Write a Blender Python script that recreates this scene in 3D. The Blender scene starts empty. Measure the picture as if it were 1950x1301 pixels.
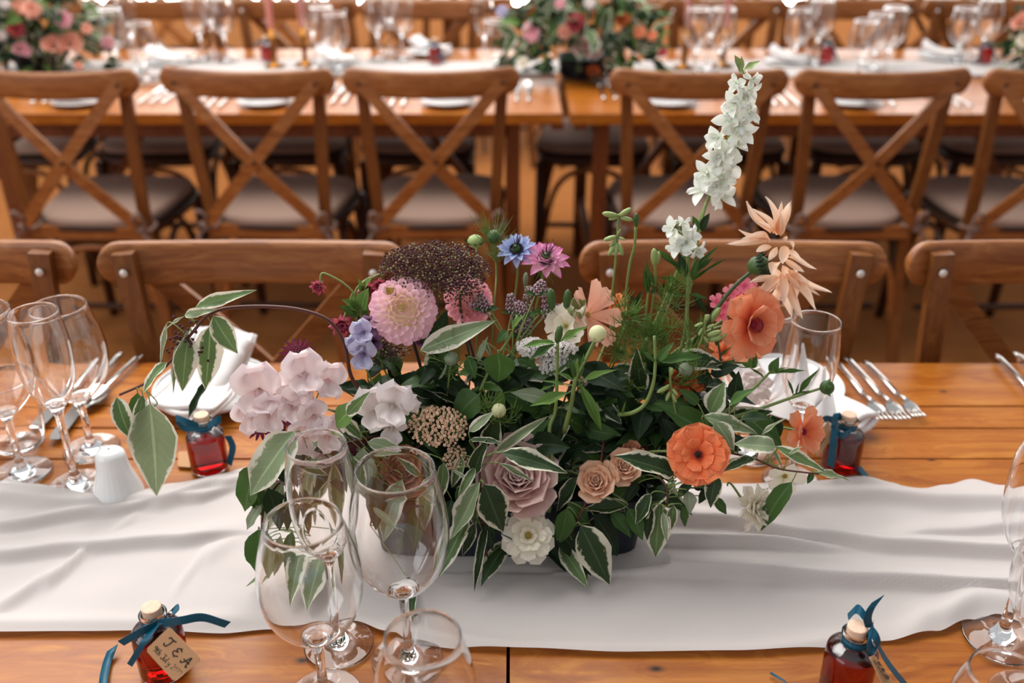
import bpy, math, random
from math import pi, sin, cos, tan, radians, sqrt, atan2, exp
from mathutils import Vector, Matrix, noise
V = Vector
C = bpy.context.scene.collection
RND = random.Random(7)

# ------------------------------------------------------------ camera, world, light, exposure
F_PX, PITCH, CAM_Z, TABLE = 1850.0, radians(28.0), 1.445, 0.75
cd = bpy.data.cameras.new('camera'); cam = bpy.data.objects.new('camera', cd); C.objects.link(cam)
cam.location = (0, 0, CAM_Z); cam.rotation_euler = (pi/2 - PITCH, 0, 0)
cd.sensor_width = 36; cd.lens = 36*F_PX/1950; cd.clip_start = 0.05; cd.clip_end = 60
cd.dof.use_dof = True; cd.dof.focus_distance = 0.93; cd.dof.aperture_fstop = 3.6
bpy.context.scene.camera = cam
vs = bpy.context.scene.view_settings
vs.view_transform = 'Standard'; vs.look = 'None'; vs.gamma = 1; vs.use_curve_mapping = False
vs.exposure = 0.36
w = bpy.data.worlds.new('marquee_light'); bpy.context.scene.world = w; w.use_nodes = True
bg = w.node_tree.nodes['Background']
bg.inputs[0].default_value = (0.95, 0.97, 1.0, 1); bg.inputs[1].default_value = 0.40

def area(name, loc, target, sx, sy, power, colr):
    l = bpy.data.lights.new(name, 'AREA'); l.shape = 'RECTANGLE'; l.size = sx; l.size_y = sy
    l.energy = power; l.color = colr
    o = bpy.data.objects.new(name, l); C.objects.link(o); o.location = loc
    o.rotation_euler = (V(target)-V(loc)).to_track_quat('-Z', 'Y').to_euler()
    return o
area('roof_light', (-1.0, 2.6, 3.6), (0, 1.2, 0.7), 4.2, 2.6, 185, (1.0, 0.985, 0.96))
area('tent_opening_light', (-4.5, -1.6, 3.0), (0, 1.0, 0.8), 3.6, 2.6, 75, (0.93, 0.97, 1.0))
area('tent_side_light', (0.5, 9.5, 2.6), (0, 2.5, 0.8), 12.0, 3.0, 300, (1.0, 0.97, 0.94))

# ------------------------------------------------------------ projection helpers: a pixel gives a ray, a depth gives the point
FW, UP = V((0, cos(PITCH), -sin(PITCH))), V((0, sin(PITCH), cos(PITCH)))
CAM = V((0, 0, CAM_Z))
def ray(px, py): return V((1, 0, 0))*((px-975)/F_PX) + UP*(-(py-650.5)/F_PX) + FW
def onz(px, py, z=TABLE):
    r = ray(px, py); return CAM + r*((z-CAM_Z)/r.z)
def at(px, py, y):
    r = ray(px, py); return CAM + r*(y/r.y)

# ------------------------------------------------------------ colour and node helpers
def lin(h):
    h = h.lstrip('#'); o = []
    for i in (0, 2, 4):
        c = int(h[i:i+2], 16)/255; o.append(c/12.92 if c <= .04045 else ((c+.055)/1.055)**2.4)
    return (*o, 1)
class NT:
    def __init__(s, name):
        s.m = bpy.data.materials.new(name); s.m.use_nodes = True; s.t = s.m.node_tree; s.t.nodes.clear()
        s.out = s.n('ShaderNodeOutputMaterial')
    def n(s, typ, **kw):
        d = s.t.nodes.new(typ)
        for k, v in kw.items(): setattr(d, k, v)
        return d
    def put(s, sock, v):
        if isinstance(v, bpy.types.NodeSocket): s.t.links.new(v, sock)
        else: sock.default_value = v
    def math(s, op, a, b=0.0, c=0.0, clamp=False):
        d = s.n('ShaderNodeMath', operation=op); d.use_clamp = clamp
        s.put(d.inputs[0], a); s.put(d.inputs[1], b); s.put(d.inputs[2], c); return d.outputs[0]
    def mix(s, f, a, b, blend='MIX'):
        d = s.n('ShaderNodeMix', data_type='RGBA', blend_type=blend)
        s.put(d.inputs[0], f); s.put(d.inputs[6], a); s.put(d.inputs[7], b); return d.outputs[2]
    def ramp(s, f, stops):
        d = s.n('ShaderNodeValToRGB'); e = d.color_ramp.elements
        while len(e) < len(stops): e.new(0.5)
        for i, (p, c) in enumerate(stops):
            e[i].position = p; e[i].color = lin(c) if isinstance(c, str) else (c, c, c, 1)
        s.put(d.inputs[0], f); return d.outputs[0]
    def noise(s, vec=None, scale=5, detail=3, rough=.5, dist=0):
        d = s.n('ShaderNodeTexNoise'); d.inputs['Scale'].default_value = scale; d.inputs['Detail'].default_value = detail
        d.inputs['Roughness'].default_value = rough; d.inputs['Distortion'].default_value = dist
        if vec is not None: s.put(d.inputs['Vector'], vec)
        return d.outputs[0]
    def coord(s, kind='Object', scale=(1, 1, 1), jitter=False):
        c = s.n('ShaderNodeTexCoord').outputs[kind]
        m = s.n('ShaderNodeMapping'); m.inputs['Scale'].default_value = scale; s.put(m.inputs['Vector'], c)
        if jitter:
            r = s.n('ShaderNodeObjectInfo').outputs['Random']
            x = s.n('ShaderNodeCombineXYZ'); s.put(x.inputs[0], s.math('MULTIPLY', r, 37.0)); s.put(x.inputs[1], s.math('MULTIPLY', r, 91.0)); s.put(x.inputs[2], s.math('MULTIPLY', r, 13.0))
            s.put(m.inputs['Location'], x.outputs[0])
        return m.outputs[0]
    def bump(s, h, strength=.2, dist=.001):
        d = s.n('ShaderNodeBump'); d.inputs['Strength'].default_value = strength; d.inputs['Distance'].default_value = dist
        s.put(d.inputs['Height'], h); return d.outputs[0]
    def bsdf(s, color, rough=.5, metal=0, spec=.5, trans=0, ior=1.45, normal=None, sheen=0, coat=0):
        d = s.n('ShaderNodeBsdfPrincipled')
        s.put(d.inputs['Base Color'], color); s.put(d.inputs['Roughness'], rough); s.put(d.inputs['Metallic'], metal)
        s.put(d.inputs['Specular IOR Level'], spec); s.put(d.inputs['Transmission Weight'], trans); s.put(d.inputs['IOR'], ior)
        s.put(d.inputs['Sheen Weight'], sheen); s.put(d.inputs['Coat Weight'], coat)
        if normal is not None: s.put(d.inputs['Normal'], normal)
        return d.outputs[0]
    def end(s, sh): s.t.links.new(sh, s.out.inputs[0]); return s.m
    def transl(s, sh, color, f=.3):
        t = s.n('ShaderNodeBsdfTranslucent'); s.put(t.inputs[0], color)
        m = s.n('ShaderNodeMixShader'); m.inputs[0].default_value = f
        s.t.links.new(sh, m.inputs[1]); s.t.links.new(t.outputs[0], m.inputs[2]); return m.outputs[0]

def m_plain(name, c, rough=.5, metal=0, spec=.5, vary=.08, scale=40, **kw):
    t = NT(name); n = t.noise(t.coord('Object', jitter=True), scale)
    c0 = lin(c); dk = tuple(x*(1-vary) for x in c0[:3])+(1,); lt = tuple(min(1, x*(1+vary)) for x in c0[:3])+(1,)
    return t.end(t.bsdf(t.mix(n, dk, lt), rough, metal, spec, **kw))
def m_wood(name, stops, rough=.4, axis='X', knots=True, spec=.5, fine=1.0, spots=()):
    t = NT(name); sc = {'X': (1.0, 26, 26), 'Y': (26, 1.0, 26), 'Z': (26, 26, 1.0)}[axis]
    sc = tuple(x*fine for x in sc)
    v = t.coord('Object', sc, True)
    warp = t.noise(t.coord('Object', (2, 5, 5), True), 2.2, 2)
    base = t.n('ShaderNodeVectorMath', operation='ADD'); t.put(base.inputs[0], v)
    cx = t.n('ShaderNodeCombineXYZ')
    for i in range(3): t.put(cx.inputs[i], t.math('MULTIPLY', warp, 2.6))
    t.put(base.inputs[1], cx.outputs[0])
    g = t.noise(base.outputs[0], 2.1, 8, .68, .5)
    col = t.ramp(g, stops)
    fine_n = t.noise(t.coord('Object', tuple(x*6 for x in sc), True), 1.2, 2)
    col = t.mix(t.math('MULTIPLY', fine_n, .55), col, lin(stops[0][1]), 'MIX')
    if knots:
        vo = t.n('ShaderNodeTexVoronoi'); vo.inputs['Scale'].default_value = 1.0
        t.put(vo.inputs['Vector'], t.coord('Object', (2.6, 6.5, 6.5), True))
        k = t.math('SUBTRACT', 1.0, t.math('MULTIPLY', vo.outputs['Distance'], 9.0), clamp=True)
        col = t.mix(t.math('MULTIPLY', k, .85), col, lin('#3a1708'))
    if spots:
        pos = t.n('ShaderNodeNewGeometry').outputs['Position']
        for kx, ky, kr in spots:
            mp = t.n('ShaderNodeMapping'); mp.inputs['Location'].default_value = (-kx*.55, -ky, 0); mp.inputs['Scale'].default_value = (.55, 1, 0); t.put(mp.inputs['Vector'], pos)
            ln = t.n('ShaderNodeVectorMath', operation='LENGTH'); t.put(ln.inputs[0], mp.outputs[0]); d = t.math('MULTIPLY', ln.outputs['Value'], 1/kr)
            d = t.math('ADD', d, t.math('MULTIPLY_ADD', t.noise(t.coord('Object', (60, 60, 60)), 1, 2), .8, -.4))
            core = t.math('SUBTRACT', 1.35, d, clamp=True); halo = t.math('MULTIPLY', t.math('SUBTRACT', 1.0, t.math('MULTIPLY', d, .22), clamp=True), t.math('MULTIPLY_ADD', t.math('SINE', t.math('MULTIPLY', d, 6.0)), .3, .35))
            col = t.mix(t.math('MULTIPLY', halo, .6), col, lin('#7a3d10')); col = t.mix(core, col, lin('#241006'))
    r = t.math('MULTIPLY_ADD', g, .15, rough-.07)
    return t.end(t.bsdf(col, r, spec=spec, normal=t.bump(g, .25, .0008)))

def m_petal(name, base, mid, tip, f=.35, rough=.6, vein=.25, edge=None):
    t = NT(name)
    uv = t.n('ShaderNodeTexCoord').outputs['UV']; sp = t.n('ShaderNodeSeparateXYZ'); t.put(sp.inputs[0], uv)
    u, v = sp.outputs[0], sp.outputs[1]
    col = t.ramp(t.math('ADD', v, t.math('MULTIPLY_ADD', t.noise(t.coord('Object', jitter=True), 3), .16, -.08)), [(0, base), (.45, mid), (1, tip)])
    mp = t.n('ShaderNodeMapping'); mp.inputs['Scale'].default_value = (26, 2.0, 1); t.put(mp.inputs['Vector'], uv)
    vn = t.noise(mp.outputs[0], 1.0, 3)
    col = t.mix(t.math('MULTIPLY', t.math('GREATER_THAN', vn, .55), vein*.55), col, lin(base))
    if edge:
        e = t.math('ABSOLUTE', t.math('MULTIPLY_ADD', u, 2.0, -1.0))
        e = t.math('MAXIMUM', t.math('POWER', e, 6.0), t.math('POWER', v, 14.0), clamp=True)
        col = t.mix(e, col, lin(edge))
    return t.end(t.transl(t.bsdf(col, rough, spec=.25, sheen=.15, normal=t.bump(vn, .25, .0006)), col, f))

def m_leaf(name, g0, g1, rim=None, amount=.42, rough=.5, f=.22, spec=.4):
    """ovate leaf: ragged pale margin over green, pale midrib, side veins; u,v of the blade as coordinates"""
    t = NT(name)
    uv = t.n('ShaderNodeTexCoord').outputs['UV']; sp = t.n('ShaderNodeSeparateXYZ'); t.put(sp.inputs[0], uv)
    a = t.math('ABSOLUTE', t.math('MULTIPLY_ADD', sp.outputs[0], 2.0, -1.0)); v = sp.outputs[1]
    rnd = t.n('ShaderNodeObjectInfo').outputs['Random']
    col = t.mix(rnd, lin(g0), lin(g1))
    jit = t.coord('UV', (1, 1, 1), True)
    blotch = t.noise(jit, 3.0, 3)
    col = t.mix(t.math('MULTIPLY', blotch, .45), col, lin(g1))
    ve = t.math('FRACT', t.math('MULTIPLY', t.math('ADD', t.math('SUBTRACT', v, t.math('MULTIPLY', a, .24)), t.math('MULTIPLY', blotch, .12)), 9.0))
    ve = t.math('LESS_THAN', ve, .08)
    pale = tuple(min(1, x*1.5+.02) for x in lin(g1)[:3])+(1,)
    col = t.mix(t.math('MULTIPLY', ve, .22), col, pale)
    mid = t.math('LESS_THAN', a, .06); col = t.mix(t.math('MULTIPLY', mid, .75), col, pale)
    if rim:
        mp = t.n('ShaderNodeMapping'); mp.inputs['Scale'].default_value = (5, 9, 1); t.put(mp.inputs['Vector'], jit)
        ragged = t.noise(mp.outputs[0], 1.0, 4, .65)
        side = t.noise(jit, 1.1, 1)
        m = t.math('ADD', t.math('ADD', a, t.math('MULTIPLY_ADD', ragged, .75, -.375)), t.math('MULTIPLY_ADD', side, .9, -.45))
        m = t.math('MULTIPLY', t.math('SUBTRACT', m, 1.0-amount), 9.0, clamp=True)
        m = t.math('MAXIMUM', m, t.math('GREATER_THAN', a, .90))
        col = t.mix(m, col, lin(rim))
    hgt = t.math('ADD', t.math('MULTIPLY', ve, -.5), blotch)
    return t.end(t.transl(t.bsdf(col, rough, spec=spec, normal=t.bump(hgt, .4, .0012)), col, f))

MT = {}
MT['table'] = m_wood('pine_table_wood', [(.2, '#6e3407'), (.40, '#9c5413'), (.52, '#ad641b'), (.62, '#be7727'), (.8, '#c98637')], .30, spec=.42, spots=[(-.1975, .667, .0042), (.1345, .657, .0040), (-.62, .69, .004), (.52, .995, .003), (.60, 1.16, .003)])
MT['table_leg'] = m_wood('trestle_leg_wood', [(.2, '#4a220a'), (.5, '#723a14'), (.8, '#8c4f22')], .45, 'Z', False)
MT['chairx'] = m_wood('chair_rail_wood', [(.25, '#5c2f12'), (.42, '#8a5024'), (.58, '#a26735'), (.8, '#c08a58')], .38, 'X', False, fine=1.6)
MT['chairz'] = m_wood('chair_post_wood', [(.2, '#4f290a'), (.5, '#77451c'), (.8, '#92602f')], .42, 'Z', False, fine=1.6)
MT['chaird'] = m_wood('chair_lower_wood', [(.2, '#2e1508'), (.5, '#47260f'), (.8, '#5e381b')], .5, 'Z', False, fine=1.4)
MT['steel'] = m_plain('polished_steel', '#d8d4cf', .16, 1, vary=.04)
MT['bolt'] = m_plain('bolt_cap', '#cfc8c2', .35, .3, vary=.05)
MT['boltd'] = m_plain('dark_bolt', '#2a1a12', .4, .6, vary=.05)
MT['cushion'] = m_plain('cushion_linen', '#93796b', .9, spec=.2, vary=.07, scale=120)
MT['cushion_side'] = m_plain('cushion_border', '#33251f', .9, spec=.2)
MT['tie'] = m_plain('tie_cotton', '#775f55', .9, spec=.2)
t = NT('coir_matting')
v = t.coord('Object'); wv = t.n('ShaderNodeTexWave'); wv.inputs['Scale'].default_value = 60; wv.inputs['Distortion'].default_value = 1.2; t.put(wv.inputs['Vector'], v)
wx = t.n('ShaderNodeTexWave'); wx.bands_direction = 'Y'; wx.inputs['Scale'].default_value = 60; wx.inputs['Distortion'].default_value = 1.2; t.put(wx.inputs['Vector'], v)
h = t.math('MULTIPLY', wv.outputs[1], wx.outputs[1])
n = t.noise(v, 9, 5)
MT['matting'] = t.end(t.bsdf(t.mix(t.math('MULTIPLY', h, .35), t.mix(n, lin('#a3642f'), lin('#bd7b46')), lin('#7a4220')), .95, spec=.1, normal=t.bump(h, .5, .003)))
# sheer woven runner
t = NT('runner_chiffon')
v = t.coord('Object'); w1 = t.n('ShaderNodeTexWave'); w1.inputs['Scale'].default_value = 420; t.put(w1.inputs['Vector'], v)
w2 = t.n('ShaderNodeTexWave'); w2.bands_direction = 'Y'; w2.inputs['Scale'].default_value = 420; t.put(w2.inputs['Vector'], v)
wo = t.math('ADD', w1.outputs[1], w2.outputs[1])
c = t.mix(t.noise(v, 6, 3), lin('#d2c8c4'), lin('#dfd7d2'))
MT['runner'] = t.end(t.transl(t.bsdf(c, .8, spec=.15, sheen=.2, normal=t.bump(wo, .12, .0003)), c, .25))
MT['napkin'] = m_plain('napkin_linen', '#e9e2df', .85, spec=.2, vary=.04, scale=90)
MT['porcelain'] = m_plain('porcelain', '#e4e3e2', .22, vary=.02, coat=.3)
t = NT('clear_glass'); MT['glass'] = t.end(t.bsdf((1, 1, 1, 1), 0.0, trans=1, ior=1.5, spec=.6))
t = NT('red_cordial'); MT['red'] = t.end(t.bsdf(t.mix(t.noise(t.coord(), 8), lin('#860306'), lin('#ad0508')), 0.02, trans=.94, ior=1.36))
MT['cork'] = m_plain('cork', '#dcb9a0', .85, vary=.2, scale=300)
MT['ribbon'] = m_plain('teal_satin', '#034c63', .38, spec=.4, vary=.2, scale=200)
MT['kraft'] = m_plain('kraft_card', '#b98e69', .85, spec=.15, vary=.08, scale=400)
MT['ink'] = m_plain('black_ink', '#17120f', .6)
MT['pink_wax'] = m_plain('pink_wax', '#eea39c', .5, vary=.05)
MT['brass'] = m_plain('aged_brass', '#8a5a28', .35, 1)
MT['navy'] = m_plain('dark_tin', '#161d2b', .45, spec=.5, vary=.2)
MT['soil'] = m_plain('dark_foam', '#0c130a', .95, spec=.1, vary=.4)
MT['bulb'] = None
t = NT('bulb_glow'); e = t.n('ShaderNodeEmission'); e.inputs[0].default_value = (1, .9, .82, 1); e.inputs[1].default_value = 26; MT['bulb'] = t.end(e.outputs[0])
MT['cable'] = m_plain('cable', '#2a1c14', .6)
# leaves and stems
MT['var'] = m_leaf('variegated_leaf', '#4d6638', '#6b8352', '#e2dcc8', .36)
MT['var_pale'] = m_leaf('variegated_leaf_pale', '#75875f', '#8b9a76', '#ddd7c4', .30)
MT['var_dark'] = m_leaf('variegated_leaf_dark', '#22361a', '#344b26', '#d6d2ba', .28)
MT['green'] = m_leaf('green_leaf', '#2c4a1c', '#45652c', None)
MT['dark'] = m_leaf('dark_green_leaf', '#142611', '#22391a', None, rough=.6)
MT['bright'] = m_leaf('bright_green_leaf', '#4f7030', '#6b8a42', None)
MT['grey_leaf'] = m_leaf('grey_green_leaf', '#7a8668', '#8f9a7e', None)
MT['stem'] = m_plain('green_stem', '#76894a', .5, vary=.15)
MT['stem_dark'] = m_plain('dark_green_stem', '#3c4f27', .5, vary=.15)
MT['bark'] = m_plain('brown_twig', '#53281d', .5, vary=.2)
MT['maroon_stem'] = m_plain('maroon_stem', '#2b1517', .5, vary=.2)
MT['thread'] = m_plain('thread_foliage', '#5c7a30', .55, vary=.2)
MT['bud_green'] = m_plain('green_bud', '#8fa060', .5, vary=.2)
MT['bud_dark'] = m_plain('dark_bud', '#3e5a2a', .5, vary=.25)
# petals
MT['p_dahlia'] = m_petal('pink_dahlia_petal', '#f0d8b0', '#f7dcdf', '#f3bcd2', .3, vein=.1)
MT['p_dahlia2'] = m_petal('rose_pink_petal', '#f2b9b5', '#ee9cae', '#f6c8cf', .3)
MT['p_white'] = m_petal('blush_white_petal', '#efe6da', '#f7efec', '#f7ecea', .35, vein=.05)
MT['p_blush'] = m_petal('sweet_pea_petal', '#f3d6d8', '#f8ebe9', '#f6e4e4', .35, vein=.05)
MT['p_lilac'] = m_petal('lilac_petal', '#a58fb4', '#c3bcd8', '#cfcbe2', .35)
MT['p_purple'] = m_petal('mauve_petal', '#40203f', '#6d4367', '#8d6584', .25)
MT['p_cream'] = m_petal('cream_petal', '#d9cf72', '#efe3c2', '#f1e6d2', .35, vein=.1)
MT['p_ivory'] = m_petal('ivory_petal', '#e0deb0', '#f5eedb', '#f8f0e2', .35, vein=.15)
MT['p_rose'] = m_petal('dusky_rose_petal', '#a5675e', '#d8ada4', '#e6c2bb', .28, edge='#ead0c8')
MT['p_spray'] = m_petal('peach_rose_petal', '#e8994a', '#f0bd96', '#f2d0b6', .28, edge='#cfa084')
MT['p_orange'] = m_petal('orange_petal', '#d2402c', '#f2763f', '#f69a68', .35, vein=.5)
MT['p_apricot'] = m_petal('apricot_petal', '#e0604a', '#ef9262', '#f4b088', .38, vein=.4)
MT['p_rust'] = m_petal('rust_petal', '#6e1d10', '#a8441d', '#c96a30', .25)
MT['p_brown'] = m_petal('cinnamon_petal', '#6d2f20', '#9c5a40', '#b27a60', .2)
MT['p_peach'] = m_petal('peach_petal', '#efae8a', '#eda892', '#f2bda6', .35, vein=.4)
MT['p_spider'] = m_petal('pale_peach_petal', '#f4c49a', '#f4d6bc', '#f8e4d2', .35)
MT['p_magenta'] = m_petal('magenta_petal', '#f6eaec', '#f5cfdd', '#cc4f9c', .3)
MT['p_blue'] = m_petal('blue_petal', '#8390c4', '#aab6de', '#bcc8ea', .35, vein=.4)
MT['p_red'] = m_petal('crimson_petal', '#7c1626', '#a82b3c', '#c2545c', .25)
MT['p_phlox'] = m_petal('pink_petal', '#d84e78', '#ea7f95', '#ef9aa6', .3)
MT['p_astr'] = m_petal('plum_bract', '#8f4a5c', '#8a2f52', '#5c1f3c', .2)
MT['p_aqui'] = m_petal('dusky_pink_petal', '#f0c9be', '#d4687a', '#a93458', .25)
MT['p_larkspur'] = m_petal('larkspur_petal', '#cfd8c0', '#e9ece2', '#f0f1ea', .3, vein=.12)
MT['d_choc'] = m_plain('chocolate_floret', '#4a1d28', .6, vary=.4, scale=90)
MT['d_choc2'] = m_plain('chocolate_floret_pale', '#8a7a5c', .6, vary=.4, scale=90)
MT['d_yarrow'] = m_plain('peach_floret', '#f0c9ab', .6, vary=.15, scale=200)
MT['d_yarrow_c'] = m_plain('peach_floret_centre', '#c9793a', .6, vary=.3, scale=200)
MT['d_white'] = m_plain('white_floret', '#e9e1dd', .6, vary=.08, scale=200)
MT['d_mauve'] = m_plain('mauve_floret', '#b59aa4', .6, vary=.3, scale=200)
MT['d_plum'] = m_plain('plum_centre', '#6a3a3c', .6, vary=.4, scale=200)
MT['d_dark'] = m_plain('dark_centre', '#150d12', .5, vary=.3)
MT['d_yellow'] = m_plain('yellow_centre', '#b59a3a', .6, vary=.3, scale=300)
MT['d_magenta'] = m_plain('crimson_stamen', '#8a1c40', .5, vary=.3)

# ------------------------------------------------------------ mesh kit
class MB:
    def __init__(s): s.v, s.f, s.mi, s.uv = [], [], [], []
    def add(s, vs_, fs, mi=0, uvs=None):
        o = len(s.v); s.v += [tuple(p) for p in vs_]
        for f in fs:
            s.f.append([i+o for i in f]); s.mi.append(mi)
            s.uv += [uvs[i] if uvs else (0, 0) for i in f]
        return s
    def grid(s, fn, nu, nv, mi=0, closed=False):
        vs_, uvs = [], []
        for j in range(nv+1):
            for i in range(nu+1): vs_.append(fn(i/nu, j/nv)); uvs.append((i/nu, j/nv))
        fs = [(j*(nu+1)+i, j*(nu+1)+i+1, (j+1)*(nu+1)+i+1, (j+1)*(nu+1)+i) for j in range(nv) for i in range(nu)]
        return s.add(vs_, fs, mi, uvs)
    def box(s, c, d, mi=0, rot=None):
        c = V(c); vs_ = []
        for x in (-.5, .5):
            for y in (-.5, .5):
                for z in (-.5, .5):
                    p = V((x*d[0], y*d[1], z*d[2]))
                    if rot is not None: p = rot @ p
                    vs_.append(c+p)
        return s.add(vs_, [(0, 1, 3, 2), (4, 6, 7, 5), (0, 4, 5, 1), (2, 3, 7, 6), (0, 2, 6, 4), (1, 5, 7, 3)], mi)
    def tube(s, pts, r, n=8, mi=0, flat=None, cap=True, up=None):
        """pts: path; r: number or list; flat: (a, b) scales of the section along side and normal"""
        pts = [V(p) for p in pts]; m = len(pts); R = r if isinstance(r, (list, tuple)) else [r]*m
        vs_ = []; prev = None
        for k, p in enumerate(pts):
            d = (pts[min(k+1, m-1)]-pts[max(k-1, 0)]).normalized()
            if up is not None: a = d.cross(V(up))
            elif prev is None: a = d.cross(V((0, 0, 1)) if abs(d.z) < .9 else V((1, 0, 0)))
            else: a = prev - d*prev.dot(d)
            if a.length < 1e-6: a = d.orthogonal()
            a.normalize(); prev = a; b = a.cross(d)
            fa, fb = flat if flat else (1, 1)
            for i in range(n):
                th = 2*pi*(i+.5)/n; vs_.append(p + a*cos(th)*R[k]*fa + b*sin(th)*R[k]*fb)
        fs = [(k*n+i, k*n+(i+1) % n, (k+1)*n+(i+1) % n, (k+1)*n+i) for k in range(m-1) for i in range(n)]
        if cap: fs += [tuple(range(n-1, -1, -1)), tuple(range((m-1)*n, m*n))]
        return s.add(vs_, fs, mi)
    def lathe(s, prof, n=32, mi=0, c=(0, 0, 0)):
        c = V(c); m = len(prof)
        vs_ = [c+V((r*cos(2*pi*i/n), r*sin(2*pi*i/n), z)) for r, z in prof for i in range(n)]
        fs = [(k*n+i, k*n+(i+1) % n, (k+1)*n+(i+1) % n, (k+1)*n+i) for k in range(m-1) for i in range(n)]
        return s.add(vs_, fs, mi)
    def ball(s, c, r, n=8, m=5, mi=0, sc=(1, 1, 1), rot=None):
        c = V(c); vs_ = []
        for k in range(m+1):
            ph = pi*k/m
            for i in range(n):
                p = V((sin(ph)*cos(2*pi*i/n)*sc[0], sin(ph)*sin(2*pi*i/n)*sc[1], cos(ph)*sc[2]))*r
                if rot is not None: p = rot @ p
                vs_.append(c+p)
        fs = [(k*n+i, (k+1)*n+i, (k+1)*n+(i+1) % n, k*n+(i+1) % n) for k in range(m) for i in range(n)]
        return s.add(vs_, fs, mi)
    def ribbon(s, pts, width, side, mi=0, cut=0.0):
        """flat strip with a slight thickness; side: vector or list of vectors across"""
        pts = [V(p) for p in pts]; m = len(pts); vs_ = []
        for k, p in enumerate(pts):
            sd = V(side[k] if isinstance(side, list) else side).normalized()
            w_ = width[k] if isinstance(width, list) else width
            d = (pts[min(k+1, m-1)]-pts[max(k-1, 0)]).normalized(); nrm = sd.cross(d).normalized()*.00025
            e = d*cut*w_ if k == m-1 else V()
            vs_ += [p-sd*w_/2+nrm, p+sd*w_/2+nrm+e, p+sd*w_/2-nrm+e, p-sd*w_/2-nrm]
        fs = [(k*4+i, k*4+(i+1) % 4, (k+1)*4+(i+1) % 4, (k+1)*4+i) for k in range(m-1) for i in range(4)]
        fs += [(3, 2, 1, 0), tuple(range(4*m-4, 4*m))]
        return s.add(vs_, fs, mi)
    def mesh(s, name, mats, smooth=True, bevel=0):
        me = bpy.data.meshes.new(name); me.from_pydata(s.v, [], s.f)
        for m_ in (mats if isinstance(mats, (list, tuple)) else [mats]): me.materials.append(m_)
        me.polygons.foreach_set('material_index', s.mi)
        me.polygons.foreach_set('use_smooth', [smooth]*len(s.f))
        l = me.uv_layers.new(name='UVMap'); l.data.foreach_set('uv', [x for p in s.uv for x in p])
        me.update(); return me

WM = {}
def obj(name, me, parent=None, mw=None, **props):
    o = bpy.data.objects.new(name, me); C.objects.link(o)
    mw = mw if mw is not None else (WM[parent].copy() if parent is not None else Matrix())
    if parent is not None: o.parent = parent; o.matrix_basis = WM[parent].inverted() @ mw
    else: o.matrix_basis = mw
    WM[o] = mw
    for k, v_ in props.items(): o[k] = v_
    return o
def thing(name, label, cat, loc=(0, 0, 0), rz=0, group=None):
    mw = Matrix.Translation(V(loc)) @ Matrix.Rotation(rz, 4, 'Z')
    o = obj(name, None, None, mw, label=label, category=cat); o.empty_display_size = .02
    if group: o['group'] = group
    return o
def wpart(name, mb, mats, parent, smooth=True, **props):
    """a part whose vertices were written in world space"""
    inv = WM[parent].inverted(); mb.v = [tuple(inv @ V(p)) for p in mb.v]
    return obj(name, mb.mesh(name, mats, smooth), parent, **props)
def lpart(name, mb, mats, parent, smooth=True, **props): return obj(name, mb.mesh(name, mats, smooth), parent, **props)
def tag(o, label, cat, group=None, kind=None):
    o['label'] = label; o['category'] = cat
    if group: o['group'] = group
    if kind: o['kind'] = kind
    return o
def dup(root, mw, label=None, group=None):
    r = root.copy(); C.objects.link(r); r.matrix_basis = mw; WM[r] = mw
    if label: r['label'] = label
    if group: r['group'] = group
    for ch in KIDS(root):
        c_ = ch.copy(); C.objects.link(c_); c_.parent = r; WM[c_] = mw @ ch.matrix_basis
        for g in KIDS(ch):
            d = g.copy(); C.objects.link(d); d.parent = c_; WM[d] = WM[c_] @ g.matrix_basis
    return r
def KIDS(o): return list(o.children)
def bez(p0, p1, p2, p3, n=10):
    return [p0*((1-t_)**3)+p1*(3*t_*(1-t_)**2)+p2*(3*t_*t_*(1-t_))+p3*(t_**3) for t_ in [i/n for i in range(n+1)]]
def smooth_path(pts, n=6):
    """Catmull-Rom through the points"""
    P = [V(p) for p in pts]; P = [P[0]*2-P[1]]+P+[P[-1]*2-P[-2]]; out = []
    for i in range(1, len(P)-2):
        for k in range(n):
            t_ = k/n; a, b, c_, d = P[i-1], P[i], P[i+1], P[i+2]
            out.append(.5*((2*b)+(-a+c_)*t_+(2*a-5*b+4*c_-d)*t_*t_+(-a+3*b-3*c_+d)*t_**3))
    return out+[P[-2]]
def frame(z, x=None):
    """rotation whose Z axis is z"""
    z = V(z).normalized(); x = V(x) if x is not None else (V((1, 0, 0)) if abs(z.x) < .9 else V((0, 1, 0)))
    y = z.cross(x).normalized(); x = y.cross(z).normalized()
    return Matrix((x, y, z)).transposed()
# ------------------------------------------------------------ setting: floor
fl = MB().grid(lambda u, v: (-9+18*u, -3+16*v, 0), 24, 24)
tag(obj('floor', fl.mesh('floor', MT['matting'], False)), 'woven orange brown coir matting floor under the tables and chairs', 'floor', kind='structure')

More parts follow.
